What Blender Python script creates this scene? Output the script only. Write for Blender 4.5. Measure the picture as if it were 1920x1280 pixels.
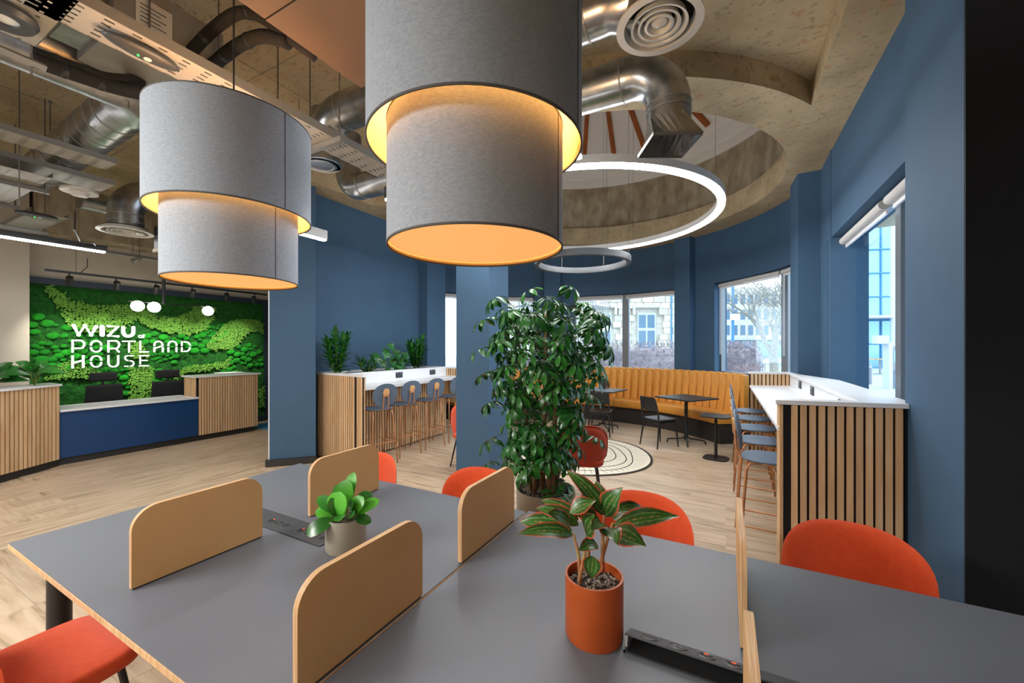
import bpy, bmesh, math, random
from mathutils import Vector, Matrix
random.seed(7)
for o in list(bpy.data.objects): bpy.data.objects.remove(o)
S = bpy.context.scene
C = S.collection
PI = math.pi
R = math.radians
sin, cos = math.sin, math.cos

# ---------------------------------------------------------------- camera
YAW = R(28.03); EYE = 1.65; FPX = 753.0; HOR = 650.0
cd = bpy.data.cameras.new('camera'); cam = bpy.data.objects.new('camera', cd); C.objects.link(cam)
cam.location = (0, 0, EYE); cam.rotation_euler = (R(90), 0, YAW)
cd.sensor_width = 36; cd.lens = FPX/1920*36; cd.shift_y = (HOR-640)/1920
cd.clip_start = .05; cd.clip_end = 300
S.camera = cam

# ---------------------------------------------------------------- world, exposure
S.view_settings.view_transform = 'Standard'; S.view_settings.look = 'None'
S.view_settings.exposure = 0.0; S.view_settings.gamma = 1; S.view_settings.use_curve_mapping = False
W = bpy.data.worlds.new('sky'); S.world = W; W.use_nodes = True
bg = W.node_tree.nodes['Background']; bg.inputs[0].default_value = (.80, .91, 1.0, 1); bg.inputs[1].default_value = 5.0

def area(name, loc, size, power, col=(1, .98, .95), rot=(0, 0, 0)):
    l = bpy.data.lights.new(name, 'AREA'); l.shape = 'RECTANGLE'; l.size, l.size_y = size; l.energy = power; l.color = col
    o = bpy.data.objects.new(name, l); o.location = loc; o.rotation_euler = rot; C.objects.link(o); return o
def point(name, loc, power, col=(1, .8, .55), r=.05):
    l = bpy.data.lights.new(name, 'POINT'); l.energy = power; l.color = col; l.shadow_soft_size = r
    o = bpy.data.objects.new(name, l); o.location = loc; C.objects.link(o); return o
def spot(name, loc, target, power, ang=60, col=(1, .93, .82), r=.03, blend=.6):
    l = bpy.data.lights.new(name, 'SPOT'); l.energy = power; l.color = col; l.spot_size = R(ang); l.spot_blend = blend; l.shadow_soft_size = r
    o = bpy.data.objects.new(name, l); o.location = loc
    o.rotation_euler = (Vector(target)-Vector(loc)).to_track_quat('-Z', 'Y').to_euler(); C.objects.link(o); return o
# unseen area lights, added as fill behind and beside the camera
area('fill_light_back', (-.9, -2.2, 2.9), (3.0, .5), 108)
area('fill_light_back_left', (-5.2, -1.2, 3.1), (.5, 3.0), 70)
area('fill_light_front', (-3.3, -1.3, 2.7), (1.4, .6), 112, (1, .98, .95), (R(50), 0, R(-22)))
area('fill_light_lobby', (-6.6, 2.6, 3.0), (.3, 3.0), 22)

# ---------------------------------------------------------------- helpers
def lin(h):
    h = h.lstrip('#'); v = [int(h[i:i+2], 16)/255 for i in (0, 2, 4)]
    return tuple((c/12.92 if c <= .04045 else ((c+.055)/1.055)**2.4) for c in v)+(1,)
def at_z(px, py, z):
    k = (px-960)/FPX; t = (z-EYE)*FPX/(HOR-py)
    return Vector(((-sin(YAW)+cos(YAW)*k)*t, (cos(YAW)+sin(YAW)*k)*t, z))
def at_x(px, py, x):
    k = (px-960)/FPX; t = x/(-sin(YAW)+cos(YAW)*k)
    return Vector((x, (cos(YAW)+sin(YAW)*k)*t, EYE+(HOR-py)/FPX*t))
def at_t(px, py, t):
    k = (px-960)/FPX
    return Vector(((-sin(YAW)+cos(YAW)*k)*t, (cos(YAW)+sin(YAW)*k)*t, EYE+(HOR-py)/FPX*t))

def base(name):
    m = bpy.data.materials.new(name); m.use_nodes = True; nt = m.node_tree
    return m, nt, nt.nodes['Principled BSDF']
def N(nt, t, **kw):
    n = nt.nodes.new(t)
    for k, v in kw.items(): setattr(n, k, v)
    return n
def mat(name, col, rough=.6, metal=0, col2=None, scale=8, stretch=(1, 1, 1), bump=0, bscale=None, detail=6, coat=0, contrast=(.3, .7), spec=None, rand=0, emit=None, es=0, sheen=0, bd=.01):
    m, nt, b = base(name); c = lin(col) if isinstance(col, str) else col
    b.inputs['Base Color'].default_value = c; b.inputs['Roughness'].default_value = rough; b.inputs['Metallic'].default_value = metal
    if spec is not None: b.inputs['Specular IOR Level'].default_value = spec
    if coat: b.inputs['Coat Weight'].default_value = coat
    if sheen: b.inputs['Sheen Weight'].default_value = sheen
    if emit: b.inputs['Emission Color'].default_value = lin(emit); b.inputs['Emission Strength'].default_value = es
    out = None
    if col2 or bump:
        tc = N(nt, 'ShaderNodeTexCoord'); mp = N(nt, 'ShaderNodeMapping'); mp.inputs['Scale'].default_value = stretch
        nt.links.new(tc.outputs['Object'], mp.inputs[0])
        no = N(nt, 'ShaderNodeTexNoise'); no.inputs['Scale'].default_value = scale; no.inputs['Detail'].default_value = detail
        vec = mp.outputs[0]
        if rand:
            oi = N(nt, 'ShaderNodeObjectInfo'); ad = N(nt, 'ShaderNodeVectorMath', operation='MULTIPLY_ADD')
            cmb = N(nt, 'ShaderNodeCombineXYZ')
            for i in range(3): nt.links.new(oi.outputs['Random'], cmb.inputs[i])
            nt.links.new(cmb.outputs[0], ad.inputs[0]); ad.inputs[1].default_value = (37, 53, 71); nt.links.new(mp.outputs[0], ad.inputs[2]); vec = ad.outputs[0]
        nt.links.new(vec, no.inputs['Vector'])
        if col2:
            rp = N(nt, 'ShaderNodeValToRGB'); rp.color_ramp.elements[0].position, rp.color_ramp.elements[1].position = contrast
            rp.color_ramp.elements[0].color = c; rp.color_ramp.elements[1].color = lin(col2)
            nt.links.new(no.outputs['Fac'], rp.inputs[0]); out = rp.outputs[0]
            if rand:
                hs = N(nt, 'ShaderNodeHueSaturation'); ma = N(nt, 'ShaderNodeMath', operation='MULTIPLY_ADD')
                nt.links.new(oi.outputs['Random'], ma.inputs[0]); ma.inputs[1].default_value = rand; ma.inputs[2].default_value = 1-rand/2
                nt.links.new(ma.outputs[0], hs.inputs['Value']); nt.links.new(out, hs.inputs['Color']); out = hs.outputs[0]
            nt.links.new(out, b.inputs['Base Color'])
        if bump:
            n2 = no
            if bscale:
                n2 = N(nt, 'ShaderNodeTexNoise'); n2.inputs['Scale'].default_value = bscale; n2.inputs['Detail'].default_value = 3; nt.links.new(vec, n2.inputs['Vector'])
            bp = N(nt, 'ShaderNodeBump'); bp.inputs['Strength'].default_value = bump; bp.inputs['Distance'].default_value = bd
            nt.links.new(n2.outputs['Fac'], bp.inputs['Height']); nt.links.new(bp.outputs[0], b.inputs['Normal'])
    return m
def emis(name, col, s):
    m, nt, b = base(name); b.inputs['Base Color'].default_value = lin(col); b.inputs['Emission Color'].default_value = lin(col); b.inputs['Emission Strength'].default_value = s
    return m

M = {}
M['blue'] = mat('blue_wall_paint', '#3a5975', .75, col2='#3d5d79', scale=3, bump=.05, bscale=60)
M['blueV'] = M['blue']
M['desk_blue'] = mat('blue_laminate', '#0b3c6e', .45)
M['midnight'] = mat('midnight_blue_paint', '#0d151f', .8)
M['beige'] = mat('beige_plaster', '#b5ac9c', .85, col2='#bdb5a6', scale=2)
M['skirt'] = mat('black_skirting', '#2c2a29', .5)
M['white'] = mat('white_laminate', '#e9ebee', .35)
M['black'] = mat('black_metal', '#18191b', .45)
M['blackf'] = mat('black_felt', '#0c0d0f', .95)
M['blackfab'] = mat('black_fabric', '#05060a', 1, bump=.3, bscale=400)
M['oak'] = mat('oak_slat', '#cfa477', .55, col2='#e2c096', scale=3, stretch=(9, 9, 1), rand=.22, bump=.05)
M['ply'] = mat('birch_ply', '#cf9f66', .5, col2='#d8ab74', scale=2.5, stretch=(6, 1.2, 1.2), rand=.08)
M['plyedge'] = mat('ply_edge', '#dcb88c', .6, col2='#b98b5c', scale=3, stretch=(160, 2, 2), contrast=(.42, .6))
M['table'] = mat('grey_linoleum', '#62666e', .46, col2='#676b73', scale=2.2, bump=.02, bscale=80, spec=.5)
M['fabric'] = mat('grey_linen', '#929aa3', .95, col2='#a5adb6', scale=70, stretch=(1, 1, 2.2), bump=.2, bscale=260)
M['trimgrey'] = mat('grey_seam', '#5c5a58', .8)
M['orange'] = mat('orange_wool', '#d4481c', .95, col2='#dd5222', scale=40, bump=.35, bscale=500, sheen=.2)
M['rust'] = mat('rust_wool', '#a8300f', .95, col2='#b2380f', scale=40, bump=.35, bscale=500, sheen=.2)
M['copper'] = mat('copper_paint', '#c0875c', .42, metal=.25)
M['stoolblue'] = mat('slate_blue_shell', '#5a6b80', .5)
M['stoolwood'] = mat('light_oak_disc', '#d8a872', .5, col2='#cf9c64', scale=4, stretch=(1, 8, 1))
M['bench'] = mat('mustard_leather', '#db9338', .5, col2='#e09a40', scale=12, bump=.12, bscale=90)
M['plinth'] = mat('dark_plinth', '#2e2925', .7)
M['metal'] = mat('galvanised_steel', '#b9bcbd', .28, metal=.95, col2='#8f9294', scale=9, bump=.05)
M['metald'] = mat('grey_steel', '#8b8a87', .5, metal=.6)
M['rod'] = mat('steel_rod', '#6c6a66', .5, metal=.6)
M['silver'] = mat('silver_paint', '#c9c8c4', .45, metal=.2)
M['pipe'] = mat('black_foam_pipe', '#120f0d', .9, bump=.3, bscale=40)
M['panel'] = mat('buff_board', '#584230', .8, col2='#523d2c', scale=4)
M['glasswhite'] = emis('globe_glow', '#fff6e6', 14)
M['ringgrey'] = mat('ring_grey', '#4c4f52', .5, metal=.3)
M['led'] = emis('led_strip', '#ffffff', 38)
M['ringled'] = emis('ring_led', '#ffffff', 64)
M['gold'] = mat('gold_lining', '#fbd08a', .5)
M['diff'] = emis('amber_diffuser', '#f4b067', .82)
M['frame'] = mat('aluminium_frame', '#7f8488', .4, metal=.5)
M['blind'] = mat('blind_fabric', '#c9c7c3', .8)
M['skyw'] = mat('white_plaster', '#e6e2da', .9)
M['beam'] = mat('orange_timber', '#a85a1c', .6, col2='#8f4a16', scale=4, stretch=(1, 1, 1))
M['bark'] = mat('bark', '#7a5a40', .9, col2='#9a7a5a', scale=20, bump=.5)
M['soil'] = mat('dark_soil', '#2a211b', 1, col2='#4a3b2e', scale=60, bump=.8)
M['pebble'] = mat('grey_pebble', '#6d6358', .8, col2='#9a8e80', scale=10, rand=.9)
M['stone_pot'] = mat('stone_grey_pot', '#a19a8c', .6, col2='#99917f', scale=5)
M['terracotta'] = mat('terracotta_glaze', '#b4531c', .45, col2='#ab4b16', scale=14)
M['leaf'] = mat('glossy_green_leaf', '#276824', .28, col2='#357c2a', scale=6, rand=.6)
M['leafdk'] = mat('deep_green_leaf', '#1a4f1d', .28, col2='#256424', scale=6, rand=.6)
M['leaflt'] = mat('light_green_leaf', '#4aa32c', .35, col2='#5fb43a', scale=6, rand=.5)
M['stalk'] = mat('green_stalk', '#6f8f3c', .6)
M['pinkstalk'] = mat('pink_stalk', '#c96a52', .5, col2='#9aa05a', scale=20)
M['mosslow'] = mat('flat_moss', '#0f8a10', 1, col2='#1c9c14', scale=14, bump=1, bscale=90)
M['mossdk'] = mat('dark_moss', '#084a0b', 1, col2='#1c7518', scale=22, bump=1, bscale=60, bd=.06)
M['ball'] = mat('ball_moss', '#0d9412', 1, col2='#18b61c', scale=30, bump=1, bscale=8, rand=.35, bd=.05)
M['lichen'] = mat('reindeer_lichen', '#5f9c33', 1, col2='#83bb4c', scale=30, bump=1, bscale=70, rand=.2, bd=.03)
M['navyframe'] = mat('navy_frame', '#1f2c3d', .6)
M['plasticdk'] = mat('dark_plastic', '#33363a', .5)
M['plasticmid'] = mat('power_plate', '#3d4044', .45)
M['sockin'] = mat('socket_inset', '#25282b', .5)
M['redsw'] = emis('orange_switch', '#ff5a2a', .8)
M['greenled'] = emis('green_led', '#20ff40', 6)
M['ivory'] = mat('rug_ivory', '#e2d9c4', 1, bump=.5, bscale=200)
M['rugblk'] = mat('rug_black', '#26241f', 1)
M['carpet'] = mat('blue_carpet', '#3f8fc0', 1, bump=.4, bscale=200)
M['paving'] = mat('pale_paving', '#a0adba', .9, col2='#8f9eae', scale=.8)
M['gb_frame'] = mat('teal_frame', '#3f7ea6', .5)
M['stone'] = mat('pale_sandstone', '#d2cabb', .95, col2='#b9b1a2', scale=5, rand=.3, bump=.3, bscale=30)
M['winwhite'] = mat('white_window_frame', '#b4bcc3', .6)
M['twig'] = mat('brown_twig', '#7d7072', 1, col2='#9a8e93', scale=9, rand=.3)
M['treebark'] = mat('pale_bark', '#7d7a72', 1, col2='#9a968c', scale=9)
M['amber'] = mat('amber_post', '#b98a5a', .8)
M['signw'] = emis('sign_white', '#ffffff', .3)  # weak glow added to keep the letters white; they are no lamps

def concrete():
    m, nt, b = base('raw_concrete'); tc = N(nt, 'ShaderNodeTexCoord')
    def noise(s, st=(1, 1, 1), d=8):
        mp = N(nt, 'ShaderNodeMapping'); mp.inputs['Scale'].default_value = st; nt.links.new(tc.outputs['Object'], mp.inputs[0])
        n = N(nt, 'ShaderNodeTexNoise'); n.inputs['Scale'].default_value = s; n.inputs['Detail'].default_value = d; nt.links.new(mp.outputs[0], n.inputs['Vector']); return n.outputs['Fac']
    def ramp(f, a, b_, ca, cb):
        r = N(nt, 'ShaderNodeValToRGB'); r.color_ramp.elements[0].position = a; r.color_ramp.elements[1].position = b_
        r.color_ramp.elements[0].color = ca; r.color_ramp.elements[1].color = cb; nt.links.new(f, r.inputs[0]); return r.outputs[0]
    base_c = ramp(noise(1.6), .3, .7, lin('#998868'), lin('#bdaa88'))
    def mix(f, a, bb):
        x = N(nt, 'ShaderNodeMix', data_type='RGBA', blend_type='MIX'); nt.links.new(f, x.inputs['Factor']); nt.links.new(a, x.inputs['A'])
        if isinstance(bb, tuple): x.inputs['B'].default_value = bb
        else: nt.links.new(bb, x.inputs['B'])
        return x.outputs['Result']
    blk = (0, 0, 0, 1); wh = (1, 1, 1, 1)
    c1 = mix(ramp(noise(9, (1, 3, 1)), .60, .66, blk, (.45, .45, .45, 1)), base_c, lin('#7a6a52'))
    c2 = mix(ramp(noise(5.5), .64, .68, blk, (.45, .45, .45, 1)), c1, lin('#a8744a'))
    c3 = mix(ramp(noise(26), .62, .66, blk, (.5, .5, .5, 1)), c2, lin('#6a5a46'))
    nt.links.new(c3, b.inputs['Base Color']); b.inputs['Roughness'].default_value = .85
    bp = N(nt, 'ShaderNodeBump'); bp.inputs['Strength'].default_value = .5; bp.inputs['Distance'].default_value = .02
    nt.links.new(noise(14), bp.inputs['Height']); nt.links.new(bp.outputs[0], b.inputs['Normal'])
    return m
M['conc'] = concrete()

def drumconc():
    m, nt, b = base('board_marked_concrete'); tc = N(nt, 'ShaderNodeTexCoord')
    mp = N(nt, 'ShaderNodeMapping'); mp.inputs['Scale'].default_value = (1.6, 1.6, .8); nt.links.new(tc.outputs['Object'], mp.inputs[0])
    n = N(nt, 'ShaderNodeTexNoise'); n.inputs['Scale'].default_value = 3; n.inputs['Detail'].default_value = 9; nt.links.new(mp.outputs[0], n.inputs['Vector'])
    r = N(nt, 'ShaderNodeValToRGB'); e = r.color_ramp.elements; e[0].position = .3; e[0].color = lin('#857760'); e[1].position = .66; e[1].color = lin('#b8ab92')
    nt.links.new(n.outputs['Fac'], r.inputs[0]); nt.links.new(r.outputs[0], b.inputs['Base Color']); b.inputs['Roughness'].default_value = .9
    bp = N(nt, 'ShaderNodeBump'); bp.inputs['Strength'].default_value = .5; bp.inputs['Distance'].default_value = .02
    nt.links.new(n.outputs['Fac'], bp.inputs['Height']); nt.links.new(bp.outputs[0], b.inputs['Normal'])
    return m
M['drum'] = drumconc()

def plank_mat():
    m, nt, b = base('oak_vinyl_plank'); tc = N(nt, 'ShaderNodeTexCoord'); oi = N(nt, 'ShaderNodeObjectInfo')
    cmb = N(nt, 'ShaderNodeCombineXYZ')
    for i in range(3): nt.links.new(oi.outputs['Random'], cmb.inputs[i])
    mp = N(nt, 'ShaderNodeMapping'); mp.inputs['Scale'].default_value = (1.0, 9, 1); nt.links.new(tc.outputs['Object'], mp.inputs[0])
    ad = N(nt, 'ShaderNodeVectorMath', operation='MULTIPLY_ADD'); nt.links.new(cmb.outputs[0], ad.inputs[0]); ad.inputs[1].default_value = (50, 70, 90); nt.links.new(mp.outputs[0], ad.inputs[2])
    n = N(nt, 'ShaderNodeTexNoise'); n.inputs['Scale'].default_value = 2.2; n.inputs['Detail'].default_value = 8; n.inputs['Distortion'].default_value = .6; nt.links.new(ad.outputs[0], n.inputs['Vector'])
    r = N(nt, 'ShaderNodeValToRGB'); e = r.color_ramp.elements; e[0].position = .28; e[0].color = lin('#8b7a62'); e[1].position = .6; e[1].color = lin('#c4ae94')
    x = e.new(.42); x.color = lin('#b39b80')
    nt.links.new(n.outputs['Fac'], r.inputs[0])
    hs = N(nt, 'ShaderNodeHueSaturation'); ma = N(nt, 'ShaderNodeMath', operation='MULTIPLY_ADD'); nt.links.new(oi.outputs['Random'], ma.inputs[0]); ma.inputs[1].default_value = .16; ma.inputs[2].default_value = .92
    nt.links.new(ma.outputs[0], hs.inputs['Value']); nt.links.new(r.outputs[0], hs.inputs['Color']); nt.links.new(hs.outputs[0], b.inputs['Base Color'])
    b.inputs['Roughness'].default_value = .42; b.inputs['Specular IOR Level'].default_value = .35
    return m
M['plank'] = plank_mat()

def tray_mat(name, px_, py_, sx, sy, col):
    # slots: real see-through perforations; x across the tray, y along it
    m, nt, b = base(name); b.inputs['Base Color'].default_value = lin(col); b.inputs['Metallic'].default_value = .35; b.inputs['Roughness'].default_value = .5
    tc = N(nt, 'ShaderNodeTexCoord'); sp = N(nt, 'ShaderNodeSeparateXYZ'); nt.links.new(tc.outputs['Object'], sp.inputs[0])
    def cell(o, per, frac):
        a = N(nt, 'ShaderNodeMath', operation='DIVIDE'); nt.links.new(o, a.inputs[0]); a.inputs[1].default_value = per
        f = N(nt, 'ShaderNodeMath', operation='FRACT'); nt.links.new(a.outputs[0], f.inputs[0])
        l = N(nt, 'ShaderNodeMath', operation='LESS_THAN'); nt.links.new(f.outputs[0], l.inputs[0]); l.inputs[1].default_value = frac; return l.outputs[0]
    mu = N(nt, 'ShaderNodeMath', operation='MULTIPLY'); nt.links.new(cell(sp.outputs[0], px_, sx), mu.inputs[0]); nt.links.new(cell(sp.outputs[1], py_, sy), mu.inputs[1])
    tr = N(nt, 'ShaderNodeBsdfTransparent'); mx = N(nt, 'ShaderNodeMixShader'); nt.links.new(mu.outputs[0], mx.inputs[0]); nt.links.new(b.outputs[0], mx.inputs[1]); nt.links.new(tr.outputs[0], mx.inputs[2])
    nt.links.new(mx.outputs[0], nt.nodes['Material Output'].inputs[0]); return m
M['tray'] = tray_mat('slotted_tray', .045, .11, .3, .36, '#a9a49c')
M['tray2'] = tray_mat('perforated_tray', .07, .06, .22, .25, '#9d9a92')

def glass_mat():
    m, nt, b = base('window_glass'); tr = N(nt, 'ShaderNodeBsdfTransparent'); tr.inputs[0].default_value = (.9, .95, .98, 1)
    gl = N(nt, 'ShaderNodeBsdfGlossy'); gl.inputs['Roughness'].default_value = .02
    mx = N(nt, 'ShaderNodeMixShader'); mx.inputs[0].default_value = .06
    nt.links.new(tr.outputs[0], mx.inputs[1]); nt.links.new(gl.outputs[0], mx.inputs[2]); nt.links.new(mx.outputs[0], nt.nodes['Material Output'].inputs[0]); return m
M['glass'] = glass_mat()
def bglass():
    m, nt, b = base('facade_glass'); b.inputs['Base Color'].default_value = lin('#86b4d6'); b.inputs['Roughness'].default_value = .1; b.inputs['Metallic'].default_value = .3; return m
M['bglass'] = bglass()
M['dglass'] = mat('dark_window_pane', '#5a7488', .15)
def croton():
    m, nt, b = base('red_edged_leaf'); uv = N(nt, 'ShaderNodeUVMap'); sp = N(nt, 'ShaderNodeSeparateXYZ'); nt.links.new(uv.outputs[0], sp.inputs[0])
    a = N(nt, 'ShaderNodeMath', operation='SUBTRACT'); nt.links.new(sp.outputs[0], a.inputs[0]); a.inputs[1].default_value = .5
    ab = N(nt, 'ShaderNodeMath', operation='ABSOLUTE'); nt.links.new(a.outputs[0], ab.inputs[0])
    no = N(nt, 'ShaderNodeTexNoise'); no.inputs['Scale'].default_value = 9; mp = N(nt, 'ShaderNodeMapping'); mp.inputs['Scale'].default_value = (1, 2.2, 1); nt.links.new(uv.outputs[0], mp.inputs[0]); nt.links.new(mp.outputs[0], no.inputs['Vector'])
    ad = N(nt, 'ShaderNodeMath', operation='MULTIPLY_ADD'); nt.links.new(no.outputs['Fac'], ad.inputs[0]); ad.inputs[1].default_value = .2; nt.links.new(ab.outputs[0], ad.inputs[2])
    r = N(nt, 'ShaderNodeValToRGB'); e = r.color_ramp.elements; e[0].position = .085; e[0].color = lin('#c98a6a'); e[1].position = .57; e[1].color = lin('#c8553a')
    for p, c in ((.115, '#3a6d2a'), (.26, '#2c5f22'), (.31, '#7f9e5a'), (.35, '#2c5a24'), (.5, '#3a5426')): x = e.new(p); x.color = lin(c)
    nt.links.new(ad.outputs[0], r.inputs[0]); nt.links.new(r.outputs[0], b.inputs['Base Color']); b.inputs['Roughness'].default_value = .35; return m
M['croton'] = croton()

# ---- mesh builder
class MB:
    def __init__(s): s.v = []; s.f = []; s.uv = None
    def add(s, vs, fs, mtx=None):
        n = len(s.v)
        s.v += [tuple(mtx @ Vector(p)) if mtx else tuple(p) for p in vs]; s.f += [tuple(i+n for i in f) for f in fs]; return s
    def box(s, c, d, rz=0, mtx=None):
        x, y, z = [a/2 for a in d]
        vs = [(i*x, j*y, k*z) for k in (-1, 1) for j in (-1, 1) for i in (-1, 1)]
        fs = [(0, 2, 3, 1), (4, 5, 7, 6), (0, 1, 5, 4), (2, 6, 7, 3), (0, 4, 6, 2), (1, 3, 7, 5)]
        m = Matrix.Translation(c) @ Matrix.Rotation(rz, 4, 'Z')
        return s.add(vs, fs, (mtx @ m) if mtx else m)
    def bb(s, x0, x1, y0, y1, z0, z1): return s.box(((x0+x1)/2, (y0+y1)/2, (z0+z1)/2), (abs(x1-x0), abs(y1-y0), abs(z1-z0)))
    def prism(s, poly, z0, z1):
        a = sum(poly[i][0]*poly[(i+1) % len(poly)][1]-poly[(i+1) % len(poly)][0]*poly[i][1] for i in range(len(poly)))
        if a < 0: poly = poly[::-1]
        n = len(poly); vs = [(p[0], p[1], z0) for p in poly]+[(p[0], p[1], z1) for p in poly]
        fs = [tuple(range(n))[::-1], tuple(range(n, 2*n))]+[(i, (i+1) % n, n+(i+1) % n, n+i) for i in range(n)]
        return s.add(vs, fs)
    def tube(s, path, r, n=10, cap=True, closed=False):
        P = [Vector(p) for p in path]; L = len(P); rs = r if isinstance(r, (list, tuple)) else [r]*L
        vs = []; up = None
        for i, p in enumerate(P):
            if closed: t = P[(i+1) % L]-P[i-1]
            else: t = (P[min(i+1, L-1)]-P[max(i-1, 0)])
            t.normalize()
            if up is None:
                up = Vector((0, 0, 1)) if abs(t.z) < .9 else Vector((1, 0, 0))
            u = up-t*up.dot(t); u.normalize(); up = u; w = t.cross(u)
            for k in range(n):
                a = 2*PI*k/n; vs.append(p+u*cos(a)*rs[i]+w*sin(a)*rs[i])
        fs = []
        for i in range(L if closed else L-1):
            j = (i+1) % L
            for k in range(n): fs.append((i*n+k, i*n+(k+1) % n, j*n+(k+1) % n, j*n+k))
        if cap and not closed: fs += [tuple(range(n))[::-1], tuple(range((L-1)*n, L*n))]
        return s.add(vs, fs)
    def lathe(s, prof, n=24, c=(0, 0, 0), closed=False):
        vs = []; L = len(prof)
        for r, z in prof:
            for k in range(n): a = 2*PI*k/n; vs.append((c[0]+r*cos(a), c[1]+r*sin(a), c[2]+z))
        fs = []
        for i in range(L if closed else L-1):
            j = (i+1) % L
            for k in range(n): fs.append((i*n+k, i*n+(k+1) % n, j*n+(k+1) % n, j*n+k))
        return s.add(vs, fs)
    def sphere(s, c, r, n=8, sq=(1, 1, 1)):
        pr = [(sin(PI*i/n)*1.0, -cos(PI*i/n)) for i in range(n+1)]
        m = 2*n; vs = []; fs = []
        for a, z in pr:
            for k in range(m): t = 2*PI*k/m; vs.append((c[0]+r*sq[0]*a*cos(t), c[1]+r*sq[1]*a*sin(t), c[2]+r*sq[2]*z))
        for i in range(n):
            for k in range(m): fs.append((i*m+k, i*m+(k+1) % m, (i+1)*m+(k+1) % m, (i+1)*m+k))
        return s.add(vs, fs)
    def grid(s, nu, nv, fn):
        vs = [fn(i/nu, j/nv) for j in range(nv+1) for i in range(nu+1)]
        fs = [(j*(nu+1)+i, j*(nu+1)+i+1, (j+1)*(nu+1)+i+1, (j+1)*(nu+1)+i) for j in range(nv) for i in range(nu)]
        return s.add(vs, fs)
    def mesh(s, name, m, smooth=False, bevel=0):
        me = bpy.data.meshes.new(name); me.from_pydata(s.v, [], s.f); me.validate()
        if m: me.materials.append(m)
        if smooth: me.shade_smooth()
        me.update(); return me
    def obj(s, name, m, parent=None, smooth=False, bevel=0, auto=False, seg=2, solid=0, sub=0):
        me = s.mesh(name, m, smooth or auto); o = bpy.data.objects.new(name, me); C.objects.link(o)
        if parent: o.parent = parent
        if auto: me.set_sharp_from_angle(angle=R(35))
        if solid: md = o.modifiers.new('s', 'SOLIDIFY'); md.thickness = solid; md.offset = 0
        if bevel: md = o.modifiers.new('b', 'BEVEL'); md.width = bevel; md.segments = seg; md.limit_method = 'ANGLE'
        if sub: md = o.modifiers.new('u', 'SUBSURF'); md.levels = md.render_levels = sub
        return o
def inst(name, me, parent, loc=(0, 0, 0), rot=(0, 0, 0), sc=None):
    o = bpy.data.objects.new(name, me); C.objects.link(o); o.parent = parent; o.location = loc; o.rotation_euler = rot
    if sc: o.scale = sc if isinstance(sc, (tuple, list)) else (sc,)*3
    return o
def tag(o, label=None, cat=None, group=None, kind=None):
    if label: o['label'] = label
    if cat: o['category'] = cat
    if group: o['group'] = group
    if kind: o['kind'] = kind
    return o
def thing(name, label, cat, loc=(0, 0, 0), rz=0, group=None):
    o = bpy.data.objects.new(name, None); C.objects.link(o); o.empty_display_size = .1; o.location = loc; o.rotation_euler = (0, 0, rz)
    return tag(o, label, cat, group)
def struct(name, loc=(0, 0, 0)):
    o = bpy.data.objects.new(name, None); C.objects.link(o); o.location = loc; o['kind'] = 'structure'; return o
KIDS = {}
def copy_tree(o, parent=None):
    c = o.copy(); C.objects.link(c)
    if parent: c.parent = parent
    for ch in [x for x in C.objects if x.parent == o]: copy_tree(ch, c)
    return c
def dup(o, label, loc, rz, group=None):
    c = copy_tree(o); c.location = loc; c.rotation_euler = (0, 0, rz); c['label'] = label
    if group: c['group'] = group
    return c
def arc(cx, cy, r, a0, a1, n):  # angles from +Y towards +X, degrees
    return [(cx+r*sin(R(a0+(a1-a0)*i/n)), cy+r*cos(R(a0+(a1-a0)*i/n))) for i in range(n+1)]

def slats(parent, p0, p1, z0, z1, pitch=.052, w=.037, d=.014, back=.012, name='slat', flip=1, skip=None):
    """battens standing proud of a black felt board; p0->p1 runs along the face, the face looks to the right of p0->p1"""
    p0 = Vector(p0); p1 = Vector(p1); L = (p1-p0).length; u = (p1-p0)/L; nrm = Vector((u.y, -u.x))*flip; rz = math.atan2(u.y, u.x)
    h = z1-z0; mid = (p0+p1)/2
    b = MB().box((mid.x-nrm.x*back/2, mid.y-nrm.y*back/2, (z0+z1)/2), (L, back, h), rz); b.obj('felt_board', M['blackf'], parent)
    me = MB().box((0, 0, 0), (w, d, h)).mesh(name, M['oak'])
    n = int(L/pitch); off = (L-n*pitch)/2+pitch/2
    for i in range(n):
        if skip and i in skip: continue
        q = p0+u*(off+i*pitch)+nrm*d/2
        inst(name, me, parent, (q.x, q.y, (z0+z1)/2), (0, 0, rz))

# ================================================================ SHELL
Q = (-1.87, 6.33)          # centre of the round rooflight
BC = (-2.44, 6.27); BR = 3.54   # bay wall
fl = struct('floor')
bayfl = arc(BC[0], BC[1], 3.8, 92, -92, 40)
MB().prism([(-12, -4), (3.2, -4), (3.2, 2.9), (1.36, 2.9), (1.36, 6.2)]+bayfl+[(-6.2, 6.2), (-6.2, 8.2), (-12, 8.2)], -.1, -.006).obj('subfloor', M['plank'], fl)
def seen(x, y):
    dep = -sin(YAW)*x+cos(YAW)*y; s = cos(YAW)*x+sin(YAW)*y
    if dep < .9: return False
    return -1010 < s/dep*FPX < 1010 and HOR+FPX*EYE/dep < 1400
pme = MB().box((0, 0, -.004), (1.2985, .2085, .008)).mesh('plank', M['plank'])
def plank(x0, x1, y, rz=0):
    L = x1-x0
    if L < .08: return
    if rz: loc = (y, (x0+x1)/2, 0); rot = PI/2
    else: loc = ((x0+x1)/2, y, 0); rot = 0
    if abs(L-1.3) < .01: inst('plank', pme, fl, loc, (0, 0, rot))
    else: o = MB().box((0, 0, -.004), (L-.0015, .2085, .008)).obj('plank', M['plank'], fl); o.location = loc; o.rotation_euler = (0, 0, rot)
npl = 0
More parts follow.
